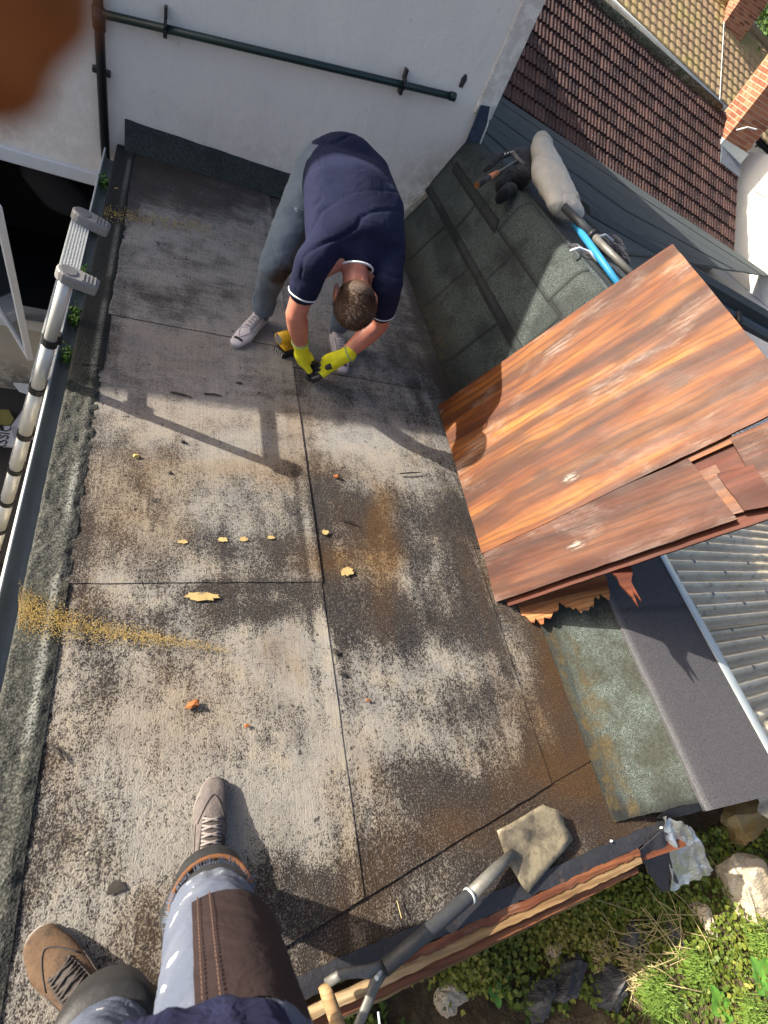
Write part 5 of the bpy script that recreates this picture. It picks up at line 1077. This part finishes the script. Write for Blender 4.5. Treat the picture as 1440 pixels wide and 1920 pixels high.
leaves(9000, reg_bank, .004, .014, 'creeping_plants', 'low green and yellow creeping plants carpeting the bank below the roof edge', 3, .05)
def reg_hot(cu, cv, su, sv):
    def f(r):
        p = at(cu+r.normal()*su, cv+r.normal()*sv, -.42); return p[0], p[1]
    return f
leaves(1500, reg_hot(1130, 1745, 40, 28), .006, .011, 'creeping_plants', 'yellow-green creeper mound beside the brown fascia', 5, .07, (.35, 1.0))
leaves(1300, reg_hot(1190, 1695, 60, 22), .006, .012, 'creeping_plants', 'fresh green creeper along the top of the bank', 6, .07, (.15, .65))
leaves(800, reg_hot(935, 1840, 35, 22), .006, .011, 'creeping_plants', 'yellowish creeper patch near the shovel handle', 8, .05, (.3, 1.0))
leaves(900, reg_hot(1340, 1790, 40, 50), .006, .012, 'creeping_plants', 'green creeper under the dry stalks on the right', 9, .06, (.1, .6))
# broad leaf plants
k = NT('broad_leaf', .5, .35); n1 = k.noise(25, 3, .6); M['broad'] = k.set(k.ramp(n1, [(.3, (.06, .17, .022)), (.7, (.12, .27, .04))]), .5)
def broad(u, v, n, s, label, seed):
    r = np.random.default_rng(seed); c_ = at(u, v, -.42); c_[2] = float(bz(c_[0], c_[1]))+.02; t = thing('leafy_plant', label, 'plant', tuple(c_), 'broad-leaved plants on the bank')
    for i in range(n):
        a = i*2.4+r.uniform(-.3, .3); d = V3(math.cos(a), math.sin(a), .5); ln = s*r.uniform(.7, 1.15); wv = V3(-d[1], d[0], 0)
        P = np.array([[c_+d*ln*t_+wv*w_*ln*.36*math.sin(math.pi*min(1, t_*.95+.05))**.8+V3(0, 0, -.35*ln*t_*t_+.05*abs(w_)*ln) for w_ in (-1, -.5, 0, .5, 1)] for t_ in np.linspace(.05, 1, 7)]); MB().sheet(P, .0008).build('leaf', M['broad'], t, True, False)
    settle(t)
broad(1165, 1690, 8, .075, 'bright broad-leaved plant at the top of the bank', 1); broad(1330, 1880, 7, .07, 'broad-leaved plant beside the grass at the lower right', 2); broad(985, 1880, 5, .05, 'small broad-leaved plant near the bottom edge of the bank', 3); broad(1390, 1830, 9, .08, 'leafy green weed right of the grass tuft', 4)
M['grass'] = simple('green_grass', (.13, .21, .035), .6, .35, 8); M['straw'] = simple('dry_straw', (.42, .34, .17), .8, .25, 12)
def tuft(u, v, n, ln, mat, name, label, seed, lean=(0, 0, 0), wd=.0022):
    c_ = at(u, v, -.42); c_[2] = float(bz(c_[0], c_[1])); r = np.random.default_rng(seed); mb = MB()
    for i in range(n):
        a = r.uniform(0, 6.28); d = V3(math.cos(a), math.sin(a), 0)*r.uniform(.1, 1)+V3(*lean); l = ln*r.uniform(.5, 1.1); b0 = c_+V3(*(r.normal(size=2)*.03), 0); p1 = b0+V3(0, 0, l*.55)+d*l*.28; p2_ = p1+V3(0, 0, -l*.05*r.uniform(0, 4))+d*l*.5; wv = np.cross(d, V3(0, 0, 1)); wv = wv/(np.linalg.norm(wv)+1e-6)*wd
        mb.add([b0-wv, b0+wv, p1+wv*.8, p1-wv*.8, p2_], [(0, 1, 2, 3), (3, 2, 4)])
    return tag(mb.build(name, mat, None, False, False), label, 'grass')
tuft(1235, 1870, 420, .17, M['grass'], 'grass_tuft', 'long green grass tuft at the bottom of the bank', 1, (0, -.2, 0)); tuft(1215, 1830, 160, .16, M['straw'], 'grass_tuft', 'dry straw-coloured grass clump above the green tuft', 2)
tuft(1300, 1820, 240, .13, M['grass'], 'grass_tuft', 'thin green grass among the dry stalks', 5); tuft(1180, 1800, 160, .10, M['straw'], 'grass_tuft', 'short dry grass between the slate stones', 6); tuft(1400, 1770, 220, .12, M['grass'], 'grass_tuft', 'fresh grass below the cream boulder', 7)
tuft(1370, 1900, 200, .14, M['grass'], 'grass_tuft', 'short green grass tuft near the lower right corner', 4)
mb = MB(); r = np.random.default_rng(9)
for i in range(46):
    p = at(1290+r.normal()*45, 1740+r.normal()*45, -.36); p[2] = float(bz(p[0], p[1]))+.02+r.uniform(0, .06); a = r.normal()*.6-.55; l = r.uniform(.10, .30); d = V3(math.cos(a), math.sin(a), r.uniform(-.1, .25)); mb.tube([p-d*l*.5, p+V3(0, 0, .015), p+d*l*.5], .0017, 4)
tag(mb.build('dry_stalks', M['straw'], None), 'tangle of pale dry stalks lying across the bank', 'stalks', kind='stuff')
# torn flashing flap and crumpled foil at the kerb end
fl = thing('torn_flashing', 'torn grey felt flap with crumpled silver foil hanging off the kerb end', 'flashing', tuple(at(1250, 1600, -.15)))
P4 = [at(1195, 1598, .0), at(1243, 1556, .035), at(1275, 1668, -.2), at(1240, 1672, -.22)]
S, T = np.meshgrid(np.linspace(0, 1, 10), np.linspace(0, 1, 14), indexing='ij'); P = ((P4[0]*(1-S[..., None])+P4[1]*S[..., None])*(1-T[..., None])+(P4[3]*(1-S[..., None])+P4[2]*S[..., None])*T[..., None]); P[..., 2] += .02*(vnoise(S*3, T*3, 2, 4)-.5); o = MB().sheet(P, .004).build('felt_flap', M['capsheet'], fl, True); setattr_pt(o.data, 'st', np.zeros((len(o.data.vertices), 3)))
M['foil'] = simple('silver_foil', (.55, .57, .58), .3, .2, 14, .5, .02, metal=.75)
P4 = [at(1240, 1530, .05), at(1298, 1552, .03), at(1338, 1632, -.16), at(1258, 1675, -.2)]
S, T = np.meshgrid(np.linspace(0, 1, 16), np.linspace(0, 1, 22), indexing='ij'); P = ((P4[0]*(1-S[..., None])+P4[1]*S[..., None])*(1-T[..., None])+(P4[3]*(1-S[..., None])+P4[2]*S[..., None])*T[..., None]); P[..., 2] += .06*(vnoise(S*4, T*1.2, 2, 14)-.4); P[..., 1] += .02*(vnoise(S*5, T*2, 2, 18)-.5); MB().sheet(P, .002).build('foil', M['foil'], fl, True)
settle(fl)

# ------------------------------------------------------------------ things left on the upstand ridge
RZ = lambda x, y: float(lowz(x, y))
M['sack'] = simple('dirty_white_sack', (.46, .43, .37), .75, .2, 9, .5, .02, dirt=((.26, .20, .12), .55)); M['blackcloth'] = fabric('black_webbing', (.016, .016, .019), .8, .5, 20, .1)
def on(u, v, lift=.0):
    p = atp(u, v, LOWP+np.array([0, 0, lift]), LOWN); return p
def sackwarp(co, no):
    f2 = np.abs(vnoise(co[:, 0]*1.5+co[:, 2], co[:, 1]*.8-co[:, 0]*.4, 6, 27, 2)-.5)
    return co+no*(-.006*np.exp(-(f2/.03)**2)+.014*(vnoise(co[:, 0]*1.4, co[:, 1]+co[:, 2], 11, 7)-.5)+.004*(vnoise(co[:, 0]*2, co[:, 1]*2+co[:, 2], 26, 9)-.5))[:, None]
b0, b1, b2 = at(1016, 275, 1.02), at(1030, 330, 1.0), at(1062, 392, .965)
sk = blob('sack', [[(b0, (.075, .05, .06)), (b1, (.125, .08, .085))], [(b1, (.125, .08, .085)), (b2, (.13, .06, .06))]], .010, 4, M['sack'], None, sackwarp); tag(sk, 'crumpled dirty white sack lying over the felt ridge', 'sack')
MB().tube([at(1014, 262, 1.03), b0], [.055, .075], 12).build('sack_neck', M['sack'], sk, True)
tb = thing('tool_belt', 'black leather tool belt and pouches slumped beside the white sack', 'tool belt', tuple(at(960, 320, .88)))
blob('pouch', [[(at(985, 300, .93), (.07, .06, .05)), (at(975, 335, .90), (.08, .05, .05))], [(at(955, 335, .87), (.06, .04, .05)), (at(938, 350, .84), (.04, .03, .04))]], .010, 3, M['blackcloth'], tb, sackwarp)
MB().tube([at(990, 280, .95), at(960, 285, .93), at(935, 295, .89), at(920, 310, .86), at(908, 322, .83)], [.03, .028, .026, .022, .012], 10, flat=(1, .35)).build('strap', M['blackcloth'], tb, True)
for u in (962, 958, 952, 947): MB().add(*hull([(at(u, 284+(962-u)*.3, .965), .006)], None, 6)).build('rivet', M['palelead'], tb)
blob('pouch', [[(at(958, 352, .86), (.05, .03, .03)), (at(940, 368, .82), (.04, .025, .05))]], .009, 3, M['blackcloth'], tb)
settle(tb)
hm = thing('hammer', 'hammer with a black and orange grip lying on the upstand near the tool belt', 'hammer', tuple(at(930, 330, .87)))
ha, hb, hcx = at(895, 347, .86), at(935, 322, .91), at(972, 300, .95)
MB().tube([ha, L_(ha, hb, .55)], [.017, .015], 10).build('grip', M['tblack'], hm, True); MB().tube([L_(ha, hb, .55), L_(ha, hb, .95)], [.0155, .0135], 10).build('grip_band', simple('orange_grip', (.55, .20, .09), .6), hm, True); MB().tube([hb, hcx], .008, 8).build('shaft', M['forged'], hm, True)
MB().tube([hcx+V3(-.03, .05, .01), hcx, hcx+V3(.03, -.05, .0)], [.014, .013, .016], 10).build('head', M['forged'], hm, True); MB().tube([ha-(hb-ha)*.04, ha], .0175, 10).build('butt', M['orange'], hm)
settle(hm)
M['bluepole'] = simple('blue_painted_pole', (.025, .20, .38), .5, .15, 30, dirt=((.25, .42, .5), .66))
pp = thing('grey_pole', 'grey metal pole lying from the sack towards the plywood', 'pole', tuple(at(1120, 455, .9)))
MB().tube([at(1058, 388, .99), at(1110, 440, .985)], .023, 12).build('outer_tube', simple('dark_grey_tube', (.06, .065, .07), .45, .3, 30, metal=.3), pp, True); MB().tube([at(1110, 440, .985), at(1195, 525, .97)], .019, 12).build('inner_tube', M['forged'], pp, True); MB().tube([at(1108, 438, .985), at(1113, 443, .985)], .027, 12).build('collar', M['collar'], pp, True)
settle(pp)
p = MB().tube([at(1078, 420, .96), at(1123, 482, .96), at(1168, 545, .95)], [.018, .018, .016], 12).build('blue_pole', M['bluepole'], None, True); tag(p, 'bright blue pole next to the grey pole above the plywood', 'pole')
js = blob('jersey', [[(at(1120, 450, .92), (.08, .05, .03)), (at(1160, 475, .9), (.07, .05, .03))], [(at(1080, 468, .90), (.06, .04, .025)), (at(1110, 490, .9), (.05, .03, .03))], [(at(1150, 450, .91), (.06, .05, .03)), (at(1170, 490, .89), (.04, .04, .03))]], .009, 3, fabric('black_jersey', (.022, .019, .024), .9, .8, 22), None, sackwarp); tag(js, 'black jersey with white trim crumpled under the poles', 'clothes')
MB().tube([at(1070, 470, .93), at(1085, 465, .945), at(1105, 472, .945), at(1120, 490, .94)], .007, 6).build('white_trim', M['whitetrim'], js, True); MB().tube([at(1118, 445, .96), at(1135, 440, .965), at(1150, 452, .96)], .007, 6).build('white_trim', M['whitetrim'], js, True)

# ------------------------------------------------------------------ debris on the felt
M['chip'] = simple('orange_wood_chip', (.27, .095, .03), .85, .35, 60, .6); M['straww'] = simple('yellow_chip', (.48, .33, .10), .8, .25, 60); M['leafd'] = simple('dead_leaf', (.035, .03, .025), .8, .3, 50)
def crumb(u, v, s, mat, label, cat, seed, name='wood_chip', flat=.5, grp='small scraps lying on the felt'):
    c_ = at(u, v, .012+s*flat*.4); r = np.random.default_rng(seed); bm = bmesh.new()
    for i in range(16):
        d = r.normal(size=3); d /= np.linalg.norm(d); bm.verts.new(Vector(c_+d*V3(s, s*.6, s*flat)*r.uniform(.6, 1)))
    bmesh.ops.convex_hull(bm, input=bm.verts); bmesh.ops.delete(bm, geom=[g for g in bm.verts if not g.link_faces], context='VERTS'); me = bpy.data.meshes.new(name); bm.to_mesh(me); bm.free()
    tag(obj(name, me, mat, None), label, cat, grp)
crumb(362, 1321, .030, M['chip'], 'largest orange wood scrap lying left of centre on the felt', 'wood chip', 1); crumb(463, 1361, .013, M['chip'], 'tiny reddish scrap right of the largest orange scrap', 'wood chip', 2); crumb(632, 893, .022, M['chip'], 'reddish wood chip in the middle of the roof below the ladder shadow', 'wood chip', 3)
crumb(691, 1312, .014, M['chip'], 'small orange chip just right of the long middle seam', 'wood chip', 4); crumb(256, 855, .02, M['straww'], 'yellow scrap on the felt near the ladder shadow', 'wood chip', 5); crumb(343, 828, .016, M['leafd'], 'dark crumb between the ladder shadow rails', 'debris', 6, 'dark_crumb')
crumb(440, 420, .02, M['straww'], 'pale yellow disc-like chip near the wall end of the roof', 'wood chip', 7, flat=.15); crumb(219, 353, .02, M['straww'], 'pale yellow chip on the verge near the downpipe', 'wood chip', 8, flat=.15)
crumb(640, 1262, .022, M['leafd'], 'black lump beside the middle seam', 'debris', 9, 'dark_crumb', .25); crumb(631, 1222, .02, M['leafd'], 'dark lump higher on the middle seam', 'debris', 10, 'dark_crumb', .25); crumb(449, 718, .024, M['leafd'], 'round black spot of dirt below the white shoe', 'debris', 11, 'dark_crumb', .12); crumb(318, 885, .014, M['leafd'], 'dark crumb under the lower ladder shadow', 'debris', 12, 'dark_crumb')
crumb(218, 1665, .030, M['leafd'], 'flat dark stain-like scrap above the brown shoe', 'debris', 15, 'dark_crumb', .08); crumb(1240, 1552, .010, M['whitetrim'], 'white crumb at the front edge near the torn flashing', 'debris', 13, 'white_crumb'); crumb(1146, 1577, .009, M['whitetrim'], 'white crumb at the front edge right of the shovel blade', 'debris', 14, 'white_crumb')
def twig(u0, v0, u1, v1, label, mat=None):
    a, b = at(u0, v0, .016), at(u1, v1, .016); tag(MB().tube([a, L_(a, b, .5)+V3(.003, 0, .004), b], [.004, .0045, .0025], 6).build('twig', mat or M['leafd']), label, 'twig', 'small scraps lying on the felt')
twig(97, 1398, 122, 1427, 'short dark stick on the left verge'); twig(320, 735, 360, 745, 'thin twig in the shade near the ladder shadow'); twig(750, 888, 788, 886, 'thin dark twig beside the plywood bottom edge'); twig(648, 742, 662, 760, 'short twig below the yellow gloves'); twig(383, 738, 415, 742, 'thin twig between the white shoe and the ladder shadow'); twig(640, 972, 668, 982, 'dark twig in the middle dark stain'); tag(MB().tube([at(744, 1688, .012), at(753, 1722, .02)], .0013, 5).build('wire', M['straw']), 'thin pale wire standing at the front edge', 'wire')
# sawdust fan blown across the left verge, flakes of yellow sealant
r = np.random.default_rng(4); mb = MB()
for i in range(7500):
    t_ = r.random()**1.25; u_ = 35+t_*400; v_ = 1142+t_*85+r.normal()*(19*(1-t_)**1.5+4)+6*math.sin(t_*5); p = at(u_, v_, .014+(.010 if u_ < 150 else 0)); s_ = r.uniform(.0010, .0024); a = r.random()*6.28
    if r.random() < t_*.9: continue
    mb.add([p+V3(math.cos(a), math.sin(a), 0)*s_, p+V3(math.cos(a+2), math.sin(a+2), .3)*s_, p+V3(math.cos(a+4), math.sin(a+4), .2)*s_, p+V3(0, 0, s_)], [(0, 1, 3), (1, 2, 3), (2, 0, 3)])
for i in range(1500):
    u_ = r.uniform(195, 400); v_ = 398+(u_-195)*.16+r.normal()*7; p = at(u_, v_, .02); s_ = r.uniform(.002, .004); a = r.random()*6.28
    if r.random() < .4: continue
    mb.add([p+V3(math.cos(a), math.sin(a), 0)*s_, p+V3(math.cos(a+2), math.sin(a+2), .3)*s_, p+V3(math.cos(a+4), math.sin(a+4), .2)*s_, p+V3(0, 0, s_)], [(0, 1, 3), (1, 2, 3), (2, 0, 3)])
o = mb.build('sawdust', simple('yellow_sawdust', (.42, .30, .10), .95, .25, 80), None, False, False); tag(o, 'yellow sawdust fan across the left verge and felt', 'sawdust', kind='stuff')
M['seal'] = simple('dried_yellow_sealant', (.40, .29, .12), .9, .3, 70, .4, dirt=((.16, .13, .08), .55))
def flake(cu, cv, ru, rv, label, seed):
    r = np.random.default_rng(seed); pts = []
    for a in np.linspace(0, 6.283, 22)[:-1]:
        q = r.uniform(.62, 1.05); p = at(cu+ru*math.cos(a)*q, cv+rv*math.sin(a)*q, .0135); pts.append(p)
    tag(MB().prism(pts, (0, 0, .0012)).build('sealant_flake', M['seal']), label, 'sealant', 'flakes of yellow sealant on the felt')
flake(378, 1118, 36, 10, 'largest smear of dried yellow sealant on the felt left of the middle seam', 1); flake(343, 1016, 12, 4, 'leftmost yellow sealant flake in the upper row', 2); flake(418, 1012, 12, 5, 'second yellow sealant flake in the upper row', 3); flake(457, 1011, 9, 5, 'third yellow sealant flake in the upper row', 4); flake(508, 1008, 8, 4, 'fourth yellow sealant flake in the upper row', 5); flake(610, 998, 8, 5, 'yellow sealant flake just right of the middle seam', 6); flake(650, 1072, 14, 9, 'faint yellow sealant blot right of the middle seam', 7)
# weeds growing in the gutter
def weed(y, n, s, label, seed):
    r = np.random.default_rng(seed); c_ = V3(-.425, y, -.06); mb = MB()
    for i in range(n):
        p = c_+V3(r.normal()*.012, r.normal()*s, abs(r.normal())*.03); sz = r.uniform(.007, .014); nr = r.normal(size=3)*.6+V3(0, 0, 1); nr /= np.linalg.norm(nr); a = np.cross(nr, r.normal(size=3)); a /= np.linalg.norm(a); b = np.cross(nr, a)
        mb.add([p-a*sz, p+b*sz*.5, p+a*sz*1.2, p-b*sz*.5], [(0, 1, 2, 3)])
    t = mb.build('weed', M['weed'], None, False, False); tag(t, label, 'weed', 'weeds growing in the gutter')
M['weed'] = simple('gutter_weed_green', (.075, .16, .025), .6, .4, 20)
weed(3.62, 110, .022, 'weed clump in the gutter nearest the downpipe', 1); weed(2.62, 220, .030, 'bright green weed in the gutter beside the upper ladder cap', 2); weed(3.12, 110, .024, 'thin weed in the gutter above the ladder', 3); weed(2.30, 170, .028, 'dark green weed in the gutter between the ladder caps', 4); weed(2.02, 90, .020, 'small weed in the gutter below the lower ladder cap', 5)
# ------------------------------------------------------------------ things in the yard below
def yq(u, v, z=-2.36): return at(u, v, z)
bx = MB().prism([yq(75, 722, -2.2), yq(110, 735, -2.2), yq(85, 800, -2.2), yq(20, 800, -2.2)], (0, 0, -.18)); o = bx.build('plastic_crate', simple('grey_white_plastic', (.42, .43, .47), .5, .1, 9)); tag(o, 'pale grey plastic box standing in the dark yard', 'box'); MB().prism([yq(25, 717, -2.18), yq(100, 724, -2.18), yq(98, 737, -2.18), yq(60, 738, -2.18), yq(35, 730, -2.18)], (0, 0, -.03)).build('lid', M['pvc'], o)
o = MB().prism([yq(0, 768), yq(16, 768), yq(26, 785), yq(20, 796), yq(0, 798)], (0, 0, -.03)).build('yellow_board', simple('dull_yellow', (.22, .20, .06), .7)); tag(o, 'dull yellow board lying in the yard beside the lettered sign', 'board')
sg = MB().prism([yq(-40, 802), yq(44, 797), yq(36, 838), yq(-40, 832)], (0, 0, -.02)).build('card_sign', simple('white_card', (.55, .55, .58), .8, .08, 5)); tag(sg, 'white card sign with black letters lying in the yard below the ladder', 'sign')
def letters(txt, pos, xdir, size):
    cu = bpy.data.curves.new('lettering', 'FONT'); cu.body = txt; cu.size = size; cu.extrude = .001; cu.align_x = 'LEFT'
    o = bpy.data.objects.new('tmp', cu); COL.objects.link(o); dg = bpy.context.evaluated_depsgraph_get(); me = bpy.data.meshes.new_from_object(o.evaluated_get(dg)); bpy.data.objects.remove(o)
    xd = Vector(xdir).normalized(); xd.z = 0; yd = Vector((-xd.y, xd.x, 0)); Mx = Matrix(((xd.x, yd.x, 0, pos[0]), (xd.y, yd.y, 0, pos[1]), (0, 0, 1, pos[2]), (0, 0, 0, 1)))
    me.materials.clear(); me.materials.append(M['collar']); l = bpy.data.objects.new('lettering', me); COL.objects.link(l); l.parent = sg; l.matrix_local = Mx
d_ = yq(14, 800)-yq(4, 832)
letters('N13', yq(2, 836)+V3(-.02, -.06, .004), d_, .17); letters('CLASSIC', yq(20, 841)+V3(-.04, -.20, .004), d_, .125)
# ------------------------------------------------------------------ trees and hill far away
k = NT('tree_leaf', .6, .3); n1 = k.noise(2.2, 4, .6); M['tleaf'] = k.set(k.ramp(n1, [(.3, (.03, .075, .015)), (.7, (.085, .15, .03))]), .6); M['bark'] = simple('bark', (.08, .06, .045), .9)
def tree(base, h, r_, label, seed):
    t = thing('tree', label, 'tree', tuple(base), 'trees beyond the far roof'); r = np.random.default_rng(seed); base = np.array(base); mb = MB(); mb.tube([base, base+V3(.1, 0, h*.5), base+V3(0, .1, h*.8)], [.25, .18, .06], 8)
    for i in range(6): a = i*1.1; mb.tube([base+V3(0, 0, h*(.4+.06*i)), base+V3(math.cos(a)*r_*.6, math.sin(a)*r_*.6, h*(.6+.05*i))], [.09, .03], 6)
    mb.build('trunk', M['bark'], t, True); V = []; Fc = []
    cl = [base+V3(r.normal()*r_*.45, r.normal()*r_*.45, h*.72+r.normal()*r_*.35) for i in range(26)]
    for i in range(5200):
        c_ = cl[r.integers(26)]+r.normal(size=3)*r_*.17; s = r.uniform(.07, .15); a = r.normal(size=3); a /= np.linalg.norm(a); b = np.cross(a, r.normal(size=3)); b /= np.linalg.norm(b); o = len(V); V += [c_-a*s, c_+b*s*.6, c_+a*s, c_-b*s*.6]; Fc.append((o, o+1, o+2, o+3))
    m_ = MB(); m_.v = [tuple(v) for v in V]; m_.f = Fc; m_.mi = [0]*len(Fc); m_.build('crown', M['tleaf'], t, False, False); settle(t)
def far_at(u, v, d):
    r_ = ray(u, v); return EYE+r_/np.linalg.norm(r_[:2])*d
p = far_at(1425, 90, 34); tree((p[0], p[1], -2.4), p[2]+3.6, 3.0, 'leafy green tree behind the far roof ridge at the top right', 1)
p = far_at(1470, 110, 30); tree((p[0], p[1], -2.4), p[2]+3.6, 2.6, 'second leafy tree at the right end of the far ridge', 2)
